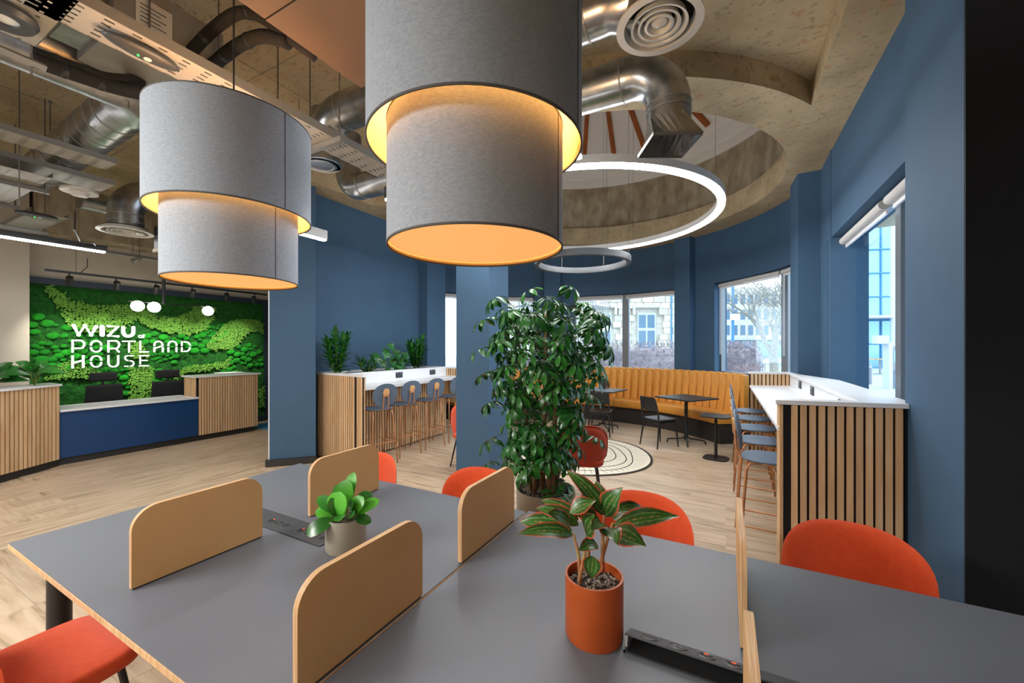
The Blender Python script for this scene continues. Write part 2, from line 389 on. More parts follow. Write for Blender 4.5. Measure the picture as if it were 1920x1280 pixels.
for i in range(50):
    y = .1+i*.21
    xr = 1.08; xl = -5.2
    if y > 6.3:
        h = 3.56**2-(y-BC[1])**2
        if h <= 0: continue
        xr = min(xr, BC[0]+math.sqrt(h)); xl = BC[0]-math.sqrt(h)
    x = xl-random.choice((0, .35, .65, .95))
    while x < xr:
        a, b = max(x, xl), min(x+1.3, xr)
        if seen((a+b)/2, y) or seen(a, y) or seen(b, y): plank(a, b, y); npl += 1
        x += 1.3
for i in range(17):
    X_ = -5.305-i*.21
    y = -.4-random.choice((0, .35, .65, .95))
    while y < 6.2:
        if seen(X_, y+.6) and not (X_ > -5.6 and y > 3) and X_ > -8.4: plank(y, y+1.3, X_, 1); npl += 1
        y += 1.3

# bay wall with three window openings
HEAD, SILL, TOP = 2.93, 1.10, 3.95
wins = [(-69.5, -31.5, -50.5), (-15.4, 24.0, 4.3), (39.3, 78.5, 63.0)]
mb = MB()
def ring_seg(mb, a0, a1, z0, z1, r0=BR, r1=BR+.34, c=BC):
    n = max(1, int((a1-a0)/2.5))
    mb.prism(arc(c[0], c[1], r0, a0, a1, n)+arc(c[0], c[1], r1, a1, a0, n), z0, z1)
ring_seg(mb, -98, 96, 0, SILL); ring_seg(mb, -98, 96, HEAD, TOP+.1)
for a, b in ((-98, -69.5), (-31.5, -15.4), (24.0, 39.3), (78.5, 96)): ring_seg(mb, a, b, SILL, HEAD)
tag(mb.obj('wall_bay', M['blue']), kind='structure')
def pier(name, a, w, d):
    p = MB(); x = BC[0]+(BR-d/2)*sin(R(a)); y = BC[1]+(BR-d/2)*cos(R(a))
    p.box((x, y, TOP/2), (w, d+.2, TOP), -R(a)); tag(p.obj(name, M['blue']), kind='structure')
pier('trim_1', 29.0, .36, .10); pier('trim_2', -24.4, .40, .14)
tag(MB().prism([(.845, 6.5), (1.2, 6.5), (1.2, 6.98), (.82, 6.98)], 0, TOP).obj('trim_3', M['blue']), kind='structure')
# right wall, window recess, front pier, wall turning away
mb = MB()
mb.bb(1.09, 1.42, 2.9, 6.35, 0, SILL); mb.bb(1.09, 1.42, 2.9, 6.35, HEAD, TOP+.1); mb.bb(1.09, 1.42, 6.12, 6.6, SILL, HEAD); mb.bb(1.09, 1.42, 2.9, 3.7, SILL, HEAD)
tag(mb.obj('wall_right', M['blue']), kind='structure')
tag(MB().prism([(1.02, 2.75), (3.2, 2.75), (3.2, 2.9), (1.3, 2.9), (1.3, 3.475), (1.02, 3.475)], 0, 4.2).obj('wall_right_return', M['blue']), kind='structure')
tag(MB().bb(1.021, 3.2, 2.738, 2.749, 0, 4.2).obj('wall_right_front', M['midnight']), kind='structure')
# left wall with angled end, pier beyond
tag(MB().prism([(-5.58, 3.33), (-5.19, 3.76), (-5.452, 3.958), (-5.45, 6.4), (-5.75, 6.4), (-5.75, 3.55)], 0, TOP).obj('wall_left', M['blue']), kind='structure')
tag(MB().bb(-6.4, -5.23, 6.245, 6.83, 0, TOP).obj('trim_4', M['blue']), kind='structure')
tag(MB().prism([(-5.625, 3.32), (-5.575, 3.27), (-5.15, 3.735), (-5.17, 3.77), (-5.19, 3.76), (-5.60, 3.36)], 0, .09).obj('baseboard_left', M['skirt']), kind='structure')
tag(MB().prism([(-5.61, 3.36), (-5.58, 3.33), (-5.59, 3.322), (-5.62, 3.352)], .09, 2.6).obj('trim_5', M['white']), kind='structure')
# freestanding column
tag(MB().bb(-2.90, -2.43, 4.0, 4.46, 0, TOP+.2).obj('trim_6', M['blue']), kind='structure')
# reception end
tag(MB().bb(-9.5, -9.25, 1.6, 8.2, 0, 4.2).obj('wall_reception', M['beige']), kind='structure')
tag(MB().bb(-9.5, -8.95, -4, 1.86, 0, 4.2).obj('wall_reception_left', M['beige']), kind='structure')
tag(MB().bb(-9.4, -6.3, 6.6, 6.8, 0, 4.2).obj('wall_far_left', M['beige']), kind='structure')
tag(MB().bb(-9.5, 3.2, -4.2, -4.0, 0, 4.2).obj('wall_back', M['beige']), kind='structure')
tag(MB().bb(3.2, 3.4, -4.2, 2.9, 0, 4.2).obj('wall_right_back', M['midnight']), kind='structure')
tag(MB().bb(-8.8, -6.5, 4.75, 6.5, 0, .006).obj('carpet', M['carpet']), 'bright blue carpet beyond the reception counter end', 'carpet')

# ceiling: slab, ring beam, soffits, drum
ce = struct('ceiling')
def polar(mb, c, r0, outer, z0, z1, a0, a1, n):
    """a: maths angle from +X in degrees; outer(a)->radius"""
    vs = []; fs = []
    for i in range(n+1):
        a = R(a0+(a1-a0)*i/n); ro = outer(a)
        for r in (r0, ro):
            for z in (z0, z1): vs.append((c[0]+r*cos(a), c[1]+r*sin(a), z))
    for i in range(n):
        b = 4*i; e = b+4
        fs += [(b, b+2, e+2, e), (b+1, e+1, e+3, b+3), (b, e, e+1, b+1), (b+2, b+3, e+3, e+2)]
    if abs(a1-a0) < 359.9:
        e = 4*n; fs += [(0, 1, 3, 2), (e, e+2, e+3, e+1)]
    mb.add(vs, fs)
def rect_out(a):
    dx, dy = cos(a), sin(a); t = 99
    for lim, d, c0 in ((3.4, dx, Q[0]), (-12.2, dx, Q[0]), (11.2, dy, Q[1]), (-4.2, dy, Q[1])):
        if abs(d) > 1e-6:
            k = (lim-c0)/d
            if k > 0: t = min(t, k)
    return t
mb = MB(); polar(mb, Q, 3.0, rect_out, 4.18, 4.32, 0, 360, 120); mb.obj('slab', M['conc'], ce)
mb = MB(); mb.lathe([(2.57, 3.95), (2.57, 4.31), (3.05, 4.31), (3.05, 3.95)], 96, (Q[0], Q[1], 0), True); mb.obj('ring_beam', M['conc'], ce, auto=True)
mb = MB(); polar(mb, Q, 3.04, lambda a: 4.75, 3.951, 4.2, -32, 207, 90); mb.obj('bay_soffit', M['conc'], ce)
MB().prism([(.72, 2.2), (1.5, 2.2), (1.5, 6.4), (.9, 6.0), (.72, 4.8)], 3.953, 4.2).obj('edge_beam', M['conc'], ce)
MB().prism([(-6.2, 3.2), (-5.08, 3.2), (-5.08, 4.75), (-4.7, 5.0), (-4.9, 6.6), (-6.2, 6.6)], 3.953, 4.2).obj('edge_beam', M['conc'], ce)
MB().bb(-9.3, -8.75, 1.9, 6.0, 3.35, 4.19).obj('downstand_beam', M['drum'], ce)
for x in (-7.4, -6.2, -3.8, -2.6, -1.4, -.2):
    MB().bb(x-.006, x+.006, -3.9, 3.0 if x > -4.5 else 7.5, 4.174, 4.181).obj('joint_line', M['drum'], ce)
for y in (-1.0, .6, 2.2):
    MB().bb(-9, .7, y-.006, y+.006, 4.174, 4.181).obj('joint_line', M['drum'], ce)
mb = MB(); mb.lathe([(2.86, 4.312), (2.9, 5.32), (3.1, 5.32), (3.1, 4.312)], 96, (Q[0], Q[1], 0), True); mb.obj('rooflight_drum', M['drum'], ce, auto=True)
mb = MB(); mb.lathe([(2.86, 5.32), (2.86, 5.5), (2.8, 5.52), (2.72, 5.72), (.02, 7.18), (.02, 7.3), (3.1, 5.9), (3.1, 5.32)], 96, (Q[0], Q[1], 0), True)
mb.obj('rooflight_lining', M['skyw'], ce, auto=True)
raf = MB()
L_ = math.hypot(2.55, 1.38)
raf.box((0, 0, 0), (L_-.25, .085, .06))
rme = raf.mesh('rafter', M['beam'])
sl = math.atan2(1.38, 2.55)
for k in range(24):
    a = PI/2-R(-6.5+15*k); rm = 1.37
    z = 7.18-(7.18-5.8)*rm/2.6-.05
    o = inst('rafter', rme, ce, (Q[0]+rm*cos(a), Q[1]+rm*sin(a), z)); o.rotation_euler = (0, sl, a)

# windows
def window(n, a0, a1, am):
    w = struct('window_%d' % n); rg = BR+.2
    P = [Vector((BC[0]+rg*sin(R(a)), BC[1]+rg*cos(R(a)))) for a in (a0, am, a1)]
    for i in range(3):
        q = P[i]; t = (P[min(i+1, 2)]-P[max(i-1, 0)]).normalized(); wd = .15 if i == 1 else .09
        MB().box((q.x, q.y, (SILL+HEAD)/2), (wd, .09, HEAD-SILL), math.atan2(t.y, t.x)).obj('mullion', M['frame'], w)
    for i in range(2):
        a, b = P[i], P[i+1]; m = (a+b)/2; L = (b-a).length; rz = math.atan2((b-a).y, (b-a).x); u = (b-a)/L
        MB().box((m.x, m.y, (SILL+HEAD)/2), (L, .012, HEAD-SILL-.06), rz).obj('pane', M['glass'], w)
        MB().box((m.x, m.y, SILL+.03), (L, .07, .06), rz).box((m.x, m.y, HEAD-.02), (L, .07, .04), rz).obj('rail', M['frame'], w)
        c = Vector(BC); inn = (c-m).normalized()
        p0 = a+u*.05+inn*.085; p1 = b-u*.05+inn*.085
        bl = MB().tube([(p0.x, p0.y, HEAD-.055), (p1.x, p1.y, HEAD-.055)], .038, 12).obj('roller_blind', M['blind'], w, smooth=False)
        MB().box(((p0.x+p1.x)/2, (p0.y+p1.y)/2, HEAD-.11), (L-.12, .012, .03), rz).obj('blind_hem', M['white'], bl)
        if i == 0 or n == 1:
            MB().tube([(p0.x, p0.y, HEAD-.1), (p0.x, p0.y, 1.5), (p0.x+.02, p0.y, 1.5), (p0.x+.02, p0.y, HEAD-.1)], .004, 5).obj('blind_chain', M['white'], bl)
    MB().prism(arc(BC[0], BC[1], BR, a0, a1, 14)+arc(BC[0], BC[1], rg-.03, a1, a0, 14), SILL, SILL+.012).obj('sill', M['blue'], w)
window(1, *wins[2]); window(2, *wins[1]); window(3, *wins[0])
w = struct('window_4')
for y, wd in ((6.06, .1), (4.48, .12), (3.75, .1)): MB().bb(1.27, 1.35, y-wd/2, y+wd/2, SILL, HEAD).obj('mullion', M['frame'], w)
for y0, y1 in ((4.54, 6.01), (3.8, 4.42)):
    MB().bb(1.305, 1.315, y0, y1, SILL, HEAD-.03).obj('pane', M['glass'], w)
    MB().bb(1.28, 1.34, y0, y1, SILL, SILL+.06).bb(1.28, 1.34, y0, y1, HEAD-.04, HEAD).obj('rail', M['frame'], w)
    bl = MB().tube([(1.2, y0+.0, HEAD-.06), (1.2, y1-.0, HEAD-.06)], .042, 14).obj('roller_blind', M['blind'], w)
    MB().bb(1.215, 1.23, y0+.02, y1-.02, HEAD-.14, HEAD-.1).obj('blind_hem', M['white'], bl)

# ================================================================ COMMUNAL TABLES
def tabletop(x0, x1, y0, y1, name, label, legs):
    t = thing(name, label, 'table', ((x0+x1)/2, (y0+y1)/2, 0)); hx = (x1-x0)/2; hy = (y1-y0)/2
    MB().bb(-hx, hx, -hy, hy, .712, .736).obj('tabletop', M['plyedge'], t, bevel=.002)
    MB().bb(-hx+.002, hx-.002, -hy+.002, hy-.002, .736, .74).obj('table_surface', M['table'], t)
    for lx, ly in legs: MB().tube([(lx-t.location.x, ly-t.location.y, 0), (lx-t.location.x, ly-t.location.y, .712)], .043, 24).obj('leg', M['black'], t, auto=True)
    MB().bb(-hx+.2, hx-.2, -.03, .03, .66, .712).obj('underframe', M['black'], t)
    return t
tabletop(-2.94, -.974, .545, 1.995, 'communal_table', 'grey topped communal table with ply edge, under the left pendant', ((-2.82, .68), (-2.82, 1.86), (-1.1, .68), (-1.1, 1.86)))
tabletop(-.966, 1.0, .545, 2.015, 'communal_table', 'grey topped communal table bearing the orange plant pot', ((-.84, .68), (-.84, 1.86), (.88, .68), (.88, 1.88)))
bpy.data.objects['communal_table.001']['group'] = bpy.data.objects['communal_table']['group'] = 'grey communal tables'
def divider(x, y0, y1, label, h=.30):
    t = thing('desk_divider', label, 'divider', (x, (y0+y1)/2, .74), 0, 'plywood desk dividers')
    L = (y1-y0)/2; rr = .085; pts = [(-L, .006), (L, .006)]
    for i in range(9): a = R(90*i/8); pts.append((L-rr+rr*cos(a), h-rr+rr*sin(a)))
    for i in range(9): a = R(90+90*i/8); pts.append((-L+rr+rr*cos(a), h-rr+rr*sin(a)))
    n = len(pts); th = .0095
    for sx in (-1, 1):
        b = MB(); b.add([(sx*th, p[0], p[1]) for p in pts]+[(sx*(th-.001), p[0], p[1]) for p in pts], [tuple(range(n)) if sx > 0 else tuple(range(n))[::-1]]+[((i, i+n, (i+1) % n+n, (i+1) % n) if sx > 0 else (i, (i+1) % n, (i+1) % n+n, i+n)) for i in range(n)])
        b.obj('face_veneer', M['ply'], t)
    b = MB(); b.add([(-th+.001, p[0], p[1]) for p in pts]+[(th-.001, p[0], p[1]) for p in pts], [tuple(range(n))[::-1], tuple(range(n, 2*n))]+[(i, (i+1) % n, n+(i+1) % n, n+i) for i in range(n)])
    b.obj('ply_core', M['plyedge'], t)
    MB().bb(-.007, .007, -L+.005, L-.005, 0, .006).obj('foot_strip', M['black'], t)
divider(-1.966, .655, 1.135, 'pale plywood divider at the front of the left table, left of the grey pot')
divider(-1.966, 1.385, 1.865, 'plywood divider standing behind the grey potted plant')
divider(-.986, .655, 1.14, 'shaded plywood divider at the front, between the two plant pots')
divider(-.986, 1.385, 1.86, 'plywood divider at the table seam, in front of the tall plant')
divider(.047, .655, 1.14, 'plywood divider seen edge on, nearest the bottom right edge')
divider(.047, 1.39, 1.94, 'plywood divider seen edge on in front of the copper bar stools')

# power units
def sock(parent, x, y, z, kind, tilt=0):
    s = MB(); s.lathe([(.0, .0008), (.024, .0012), (.0255, 0)], 24).obj('socket', M['sockin'], parent)
    s = [c for c in C.objects if c.parent == parent][-1]; s.location = (x, y, z); s.rotation_euler = (tilt, 0, 0)
    MB().lathe([(.0245, .0), (.0245, .002), (.026, .002), (.026, .0)], 28, (0, 0, 0), True).obj('rim', M['metald'], s)
    if kind == 'plug':
        for dx, dy, wx, wy in ((-.011, .003, .008, .003), (.011, .003, .008, .003), (0, -.012, .003, .007)): MB().box((dx, dy, .0016), (wx, wy, .001)).obj('pin_slot', M['blackf'], s)
        MB().box((0, .013, .002), (.011, .004, .0015)).obj('switch', M['redsw'], s)
    elif kind == 'usb':
        for dx in (-.008, .008): MB().box((dx, 0, .0016), (.011, .006, .001)).obj('usb_port', M['metal'], s)
t = thing('power_unit', 'black flush power strip with orange switches beside the grey pot', 'power strip', (-1.965, 1.268, .74))
pl = MB().bb(-.34, .335, -.068, .068, 0, .005).obj('plate', M['plasticmid'], t, bevel=.002)
for x, k in ((-.12, 'plug'), (-.06, 'usb'), (.0, 'blank'), (.12, 'plug'), (.175, 'plug'), (.23, 'usb'), (.285, 'blank')): sock(pl, x, -.01 if k != 'x' else 0, .005, k)
t = thing('power_unit', 'black power strip with its lid raised, right of the orange pot', 'power strip', (.2, 1.27, .74))
MB().bb(-.46, .5, -.052, .03, -.03, .001).obj('cable_tray', M['blackf'], t)
MB().bb(-.47, .51, -.058, -.052, -.001, .004).bb(-.47, -.464, -.058, .045, -.001, .004).obj('opening_trim', M['plasticmid'], t)
tl = R(-22)
ld = MB().box((0, 0, 0), (.98, .085, .004)).obj('lid', M['plasticmid'], t); ld.location = (.02, .004, .024); ld.rotation_euler = (tl, 0, 0)
MB().box((-.484, -.03, -.016), (.006, .02, .03)).obj('lid_stay', M['metal'], ld)
for x, k in ((-.425, 'blank'), (-.345, 'usb'), (-.27, 'plug'), (-.2, 'plug'), (.1, 'blank'), (.17, 'usb')): sock(ld, x, 0, .0025, k)

# ================================================================ PLANTS
def leaf_strip(base, tip, w, sag=.0, nrm=(0, 0, 1), n=8, fold=.15, tipw=0.0, peak=.4, wave=0, rnd=False):
    base = Vector(base); tip = Vector(tip); d = tip-base; L = d.length; u = d/L
    nn = Vector(nrm); nn = (nn-u*nn.dot(u)); nn.normalize() if nn.length > 1e-4 else None
    if nn.length < .1: nn = Vector((1, 0, 0)); nn = (nn-u*nn.dot(u)).normalized()
    s = u.cross(nn)
    vs = []; uvs = []
    for i in range(n+1):
        t = i/n
        if t < peak: ww = sin(PI/2*t/peak)**.8
        else: ww = cos(PI/2*(t-peak)/(1-peak))**.9 if t < 1 else 0
        if rnd: ww = max(0, 1-(2*t-1)**2)**.5*(.8+.2*t)
        ww = max(ww, .04)*w/2
        c = base+d*t+nn*(sag*L*4*t*(1-t))
        wv = wave*w*sin(t*9)
        for k in (-1, -.5, 0, .5, 1):
            vs.append(c+s*(ww*k)+nn*(fold*abs(k)*ww+wv*k*abs(k))); uvs.append((.5+k/2, t))
    fs = [(i*5+k, i*5+k+1, (i+1)*5+k+1, (i+1)*5+k) for i in range(n) for k in range(4)]
    return vs, fs, uvs
def leaf_obj(name, parent, m, *a, **kw):
    vs, fs, uvs = leaf_strip(*a, **kw)
    me = bpy.data.meshes.new(name); me.from_pydata([tuple(v) for v in vs], [], fs); me.materials.append(m)
    ul = me.uv_layers.new(name='UVMap')
    for lp in me.loops: ul.data[lp.index].uv = uvs[lp.vertex_index]
    me.shade_smooth(); o = bpy.data.objects.new(name, me); C.objects.link(o); o.parent = parent; return o

# rubber-leaf plant in the grey pot
P1 = (-1.52, 1.255, .74)
t = thing('potted_peperomia', 'small round-leaved green plant in a stone grey cylinder pot', 'potted plant', P1)
MB().lathe([(.0, .0), (.082, .0), (.088, .01), (.088, .146), (.082, .146), (.08, .12), (0, .12)], 40).obj('pot', M['stone_pot'], t, auto=True)
MB().lathe([(.081, .128), (.05, .134), (.0, .138)], 24).obj('soil', M['soil'], t)
random.seed(3)
cr, cu, cf = Vector((cos(YAW), sin(YAW), 0)), Vector((0, 0, 1)), Vector((-sin(YAW), cos(YAW), 0))
def L3(a, b, c): return cr*a+cu*b+cf*c
for (a, b, c, a2, b2, c2, w) in [(-.02, .17, -.05, .0, .275, -.06, .085), (-.03, .17, -.02, -.12, .235, -.02, .05), (-.04, .16, -.03, -.115, .185, -.05, .05), (-.03, .15, -.06, -.13, .105, -.1, .06),
        (0, .17, -.05, .02, .17, -.12, .045), (.05, .16, -.02, .15, .215, .0, .05), (.04, .17, -.03, .09, .24, -.03, .06), (.05, .15, -.03, .135, .14, -.06, .04), (.0, .18, .0, .0, .31, .0, .07), (.0, .18, .02, .02, .33, .04, .05),
        (.03, .17, -.02, .06, .23, -.07, .05), (-.02, .17, .02, -.06, .27, .06, .06), (.03, .16, .03, .08, .22, .09, .06), (-.01, .16, -.03, -.04, .25, -.07, .055), (.04, .16, -.05, .075, .19, -.1, .04)]:
    B_, T_ = L3(a, b, c), L3(a2, b2, c2)
    MB().tube([(L3(a, b, c)*.3+Vector((0, 0, .08))), B_], .003, 5).obj('stalk', M['stalk'], t)
    leaf_obj('leaf', t, M['leaflt'] if random.random() < .4 else M['leaf'], B_, T_, w*1.25, .12, tuple(-cf+cu*.9), 12, .1, 0, .6, rnd=True)

# red-edged plant in the orange pot
P2 = Vector((-.369, 1.247, .74))
t = thing('potted_aglaonema', 'red-edged leafy plant in a matte orange cylinder pot', 'potted plant', P2)
MB().lathe([(0, 0), (.086, 0), (.09, .008), (.0905, .19), (.084, .19), (.083, .155), (0, .155)], 48).obj('pot', M['terracotta'], t, auto=True)
MB().lathe([(.084, .16), (.0, .162)], 24).obj('soil', M['soil'], t)
pm = [MB().sphere((0, 0, 0), .006, 4, (1, .8, .7)).mesh('pebble', M['pebble']), MB().sphere((0, 0, 0), .0045, 4, (1, 1.2, .7)).mesh('pebble', M['pebble'])]
for i in range(150):
    a = random.random()*2*PI; r = .08*math.sqrt(random.random()); inst('pebble', random.choice(pm), t, (r*cos(a), r*sin(a), .163+random.random()*.006), (random.random(), random.random(), random.random()*3))
def PL(px, py, dt=0): return at_t(px, py, 1.27+dt)-P2
stems = {'A': [(1088, 1092), (1085, 1040), (1075, 1000)], 'B': [(1105, 1060), (1102, 1010), (1100, 985)], 'C': [(1130, 1072), (1130, 1010), (1133, 965)], 'D': [(1124, 1062), (1142, 1000), (1150, 980)], 'E': [(1086, 1088), (1096, 1040), (1097, 1010)]}
for k, pts in stems.items():
    dd = {'A': -.03, 'B': .03, 'C': -.01, 'D': .02, 'E': -.05}[k]
    MB().tube([PL(x, y, dd) for x, y in pts], [.0065, .0055, .004], 8).obj('stem', M['pinkstalk'], t, smooth=True)
for (bx, by, bd, tx, ty, td, w, sg) in [(1135, 968, 0, 1063, 882, .05, .055, .12), (1133, 966, 0, 1168, 914, -.05, .062, .10), (1148, 985, .02, 1275, 968, .0, .055, .10), (1142, 995, 0, 1212, 1025, -.07, .07, .10),
        (1140, 962, .03, 1214, 956, .10, .04, .12), (1075, 1003, -.03, 972, 1000, -.08, .045, .12), (1073, 995, -.02, 975, 978, .03, .062, .12), (1085, 985, .0, 1006, 952, .02, .05, .14),
        (1085, 975, .03, 1016, 937, .08, .045, .1), (1068, 962, -.05, 1118, 938, -.06, .045, .12), (1070, 985, -.03, 1028, 960, -.08, .05, .06), (1112, 1042, -.06, 1108, 1084, -.11, .05, -.05),
        (1120, 1020, -.04, 1085, 1031, -.1, .04, .1), (1136, 990, -.03, 1158, 1022, -.12, .055, .12), (1128, 955, .05, 1118, 902, .1, .05, .05), (1130, 985, -.03, 1108, 992, -.12, .05, .15),
        (1098, 1000, -.04, 1115, 965, -.09, .06, .02), (1120, 985, .0, 1078, 958, -.02, .06, .1), (1150, 975, .03, 1175, 945, .12, .055, .05), (1112, 955, .06, 1096, 915, .12, .05, .05)]:
    leaf_obj('leaf', t, M['croton'], PL(bx, by, bd), PL(tx, ty, td), w*1.2, sg, tuple(cu*1.0-cf*.75), 10, .22, 0, .42, .06)

# tall schefflera in its floor planter
P3 = Vector((-1.30, 3.02, 0))
t = thing('potted_umbrella_tree', 'tall bushy umbrella tree in a large pale stone planter', 'potted plant', P3)
MB().lathe([(0, 0), (.19, 0), (.235, .06), (.235, .50), (.225, .50), (.22, .44), (0, .44)], 48).obj('planter', M['stone_pot'], t, auto=True)
MB().lathe([(.222, .45), (.1, .462), (0, .465)], 24).obj('soil', M['soil'], t)
b = MB()
for i in range(420):
    a = random.random()*2*PI; r = .21*math.sqrt(random.random()); b.sphere((r*cos(a), r*sin(a), .468+random.random()*.008), .008+.004*random.random(), 3)
tag(b.obj('pebbles', M['pebble'], t), kind='stuff')
def whorl(nl, L, droop, seed):
    rr = random.Random(seed); vs, fs = [], []
    for i in range(nl):
        a = 2*PI*i/nl+rr.uniform(-.15, .15); l = L*rr.uniform(.8, 1.1)
        c = Vector((cos(a), sin(a), 0)); bs = c*.012; tp = c*l*cos(droop)+Vector((0, 0, -l*sin(droop)*rr.uniform(.7, 1.2)))
        v, f, _ = leaf_strip(bs+c*.02, tp, l*.31, .10, (0, 0, 1), 5, .15, 0, .6)
        n = len(vs); vs += v; fs += [tuple(k+n for k in q) for q in f]
        q = len(vs); s = Vector((-sin(a), cos(a), 0))*.0015; vs += [s, -s, bs+c*.03-s, bs+c*.03+s]; fs.append((q, q+1, q+2, q+3))
    return vs, fs
wm = []
for i in range(5):
    vs, fs = whorl(7+i % 3, .135, .5+.12*(i % 3), i); b = MB(); b.add(vs, fs)
    wm.append(b.mesh('leaf', M['leaf' if i % 2 else 'leafdk'], True))
rr = random.Random(11)
trunks = []
for i, (dx, tx, tz) in enumerate([(-.12, -.22, 1.55), (-.06, -.30, 1.25), (-.02, .0, 1.95), (.05, .12, 1.75), (.09, .2, 1.45), (-.09, -.1, 1.1), (.02, .3, 1.2)]):
    yy = rr.uniform(-.1, .1); m = Vector((dx+(tx-dx)*.3+rr.uniform(-.03, .03), 0, tz*.5))
    pts = [L3(dx, .44, yy), L3(dx*1.1, .75, yy), L3(m.x, 1.0, yy*.5), L3(tx*.8, tz*.82, yy), L3(tx, tz, yy*1.5)]
    rad = [.026, .022, .02, .014, .008] if i in (2, 3) else [.019, .015, .013, .009, .006]
    MB().tube(pts, rad, 9).obj('trunk', M['bark'], t, smooth=True); trunks.append(pts)
def crown_r(z):   # silhouette half width against height
    for z0, z1, a, b_ in ((.45, .7, .26, .30), (.7, 1.0, .30, .33), (1.0, 1.3, .33, .38), (1.3, 1.7, .40, .50), (1.7, 1.95, .50, .44), (1.95, 2.2, .44, .2)):
        if z0 <= z <= z1: return a+(b_-a)*(z-z0)/(z1-z0)
    return .2
cnt = 0
stm = []
def leafat(p, out, L):
    base = p-out*.10-Vector((0, 0, .05))
    stm.append((base, p))
    ax = (out*.55+Vector((0, 0, 1))).normalized(); q = Vector((0, 0, 1)).rotation_difference(ax).to_euler()
    o = inst('leaf', rr.choice(wm), t, p, q, L); o.rotation_euler = (Matrix.Rotation(0, 3, 'Z') @ q.to_matrix() @ Matrix.Rotation(rr.random()*6, 3, 'Z')).to_euler()
for i in range(262):
    z = .60+1.42*rr.random()**.72
    a = rr.random()*2*PI; r = crown_r(z)*(.35+.65*math.sqrt(rr.random()))
    cx = .03 if z > 1.3 else -.03
    p = L3(cx+r*cos(a), z, r*sin(a)*.85); out = L3(cos(a), 0, sin(a)); leafat(p, out, rr.uniform(.8, 1.12))
for px, py, dt in [(905, 600, 0), (897, 655, 0), (905, 700, 0), (915, 755, .1), (915, 825, 0), (910, 870, 0), (925, 560, 0), (990, 545, 0), (1070, 540, .1), (1130, 590, 0), (1138, 650, 0), (1125, 700, .1), (1110, 740, 0), (1120, 820, .1), (1060, 905, -.05), (1045, 925, -.25), (935, 640, -.2), (1000, 590, -.35), (1060, 600, -.35), (1010, 680, -.3), (960, 760, -.3), (1000, 800, -.3), (1080, 780, -.2), (990, 870, -.3), (960, 830, -.25), (1030, 860, -.3), (940, 700, -.2), (1040, 730, -.35), (1080, 680, -.35)]:
    p = at_t(px, py, 3.27+dt)-P3; out = Vector((p.x, p.y, 0)).normalized(); leafat(p, out, 1.1)
b = MB()
for a, c in stm: b.tube([a, c], .003, 4, False)
tag(b.obj('leaf_stalks', M['stalk'], t), kind='stuff')

# ================================================================ UPHOLSTERED CHAIRS
def superpt(u, n=3.2):   # point on a rounded rectangle outline
    a = 2*PI*u; c, s_ = cos(a), sin(a)
    return (math.copysign(abs(c)**(2/n), c), math.copysign(abs(s_)**(2/n), s_))
def tub_chair(m, label, group, pipe=False):
    """seat faces -Y, back at +Y, origin on the floor under the seat centre"""
    t = thing('upholstered_chair', label, 'chair', (0, 0, 0), 0, group)
    st = MB(); n = 32; prof = []
    rings = [(.90, .40), (.98, .415), (1.0, .44), (.98, .462), (.90, .472), (.5, .474)]
    vs = []
    for k, z in rings:
        for i in range(n): x, y = superpt(i/n, 5); vs.append((x*.245*k, y*.235*k, z))
    fs = [tuple(range(n))[::-1], tuple(range((len(rings)-1)*n, len(rings)*n))]
    for j in range(len(rings)-1):
        for i in range(n): fs.append((j*n+i, j*n+(i+1) % n, (j+1)*n+(i+1) % n, (j+1)*n+i))
    st.add(vs, fs); st.obj('seat', m, t, smooth=True)
    # back: disc-like grid bent round the sitter, thickened
    def bp(x, y, off):
        ang = x*.285/.36; rad = .36+off
        yy = .215-.36+rad*cos(ang)-.0; xx = rad*sin(ang)
        z = .625+y*.205; lean = (z-.42)*.16
        return (xx, yy+lean, z)
    vs = []; fs = []; K = 7; n = 40
    for side, off0 in ((0, .0), (1, .038)):
        for j in range(K+1):
            rr_ = j/K; 
            for i in range(n):
                x, y = superpt(i/n, 2.6)
                edge = .5*(1-math.sqrt(max(0, 1-rr_**6)))*.038
                off = off0+(edge if side == 0 else -edge)
                vs.append(bp(x*rr_, y*rr_, off))
    S1 = (K+1)*n
    for side in (0, 1):
        b0 = side*S1
        for j in range(K):
            for i in range(n):
                q = (b0+j*n+i, b0+j*n+(i+1) % n, b0+(j+1)*n+(i+1) % n, b0+(j+1)*n+i)
                fs.append(q if side == 1 else q[::-1])
    for i in range(n): fs.append((K*n+i, K*n+(i+1) % n, S1+K*n+(i+1) % n, S1+K*n+i))
    b = MB(); b.add(vs, fs); bk = b.obj('backrest', m, t, smooth=True)
    pts = []
    for i in range(60):
        x, y = superpt(i/60, 3.0); pts.append(bp(x*1.0, y*1.0, .019))
    if pipe: MB().tube(pts, .006, 6, False, True).obj('piping', M['rust'], bk, smooth=True)
    for sx in (-1, 1):
        MB().tube([(sx*.17, -.16, .41), (sx*.22, -.22, 0)], [.013, .009], 10).obj('leg', M['black'], t)
        MB().tube([(sx*.17, .16, .41), (sx*.22, .25, 0)], [.013, .009], 10).obj('leg', M['black'], t)
    MB().tube([(-.17, -.16, .40), (.17, -.16, .40), (.17, .16, .40), (-.17, .16, .40)], .012, 8, False, True).obj('seat_frame', M['black'], t)
    MB().bb(-.12, .12, .17, .235, .425, .47).obj('back_joint', m, t, bevel=.01)
    return t
g = 'orange chairs round the communal tables'
ch = tub_chair(M['orange'], 'orange upholstered chair at the right end of the table, before the slatted panel', g); ch.location = (.50, 2.11, 0)
dup(ch, 'orange upholstered chair behind the red-edged plant', (-.41, 2.07, 0), 0, g)
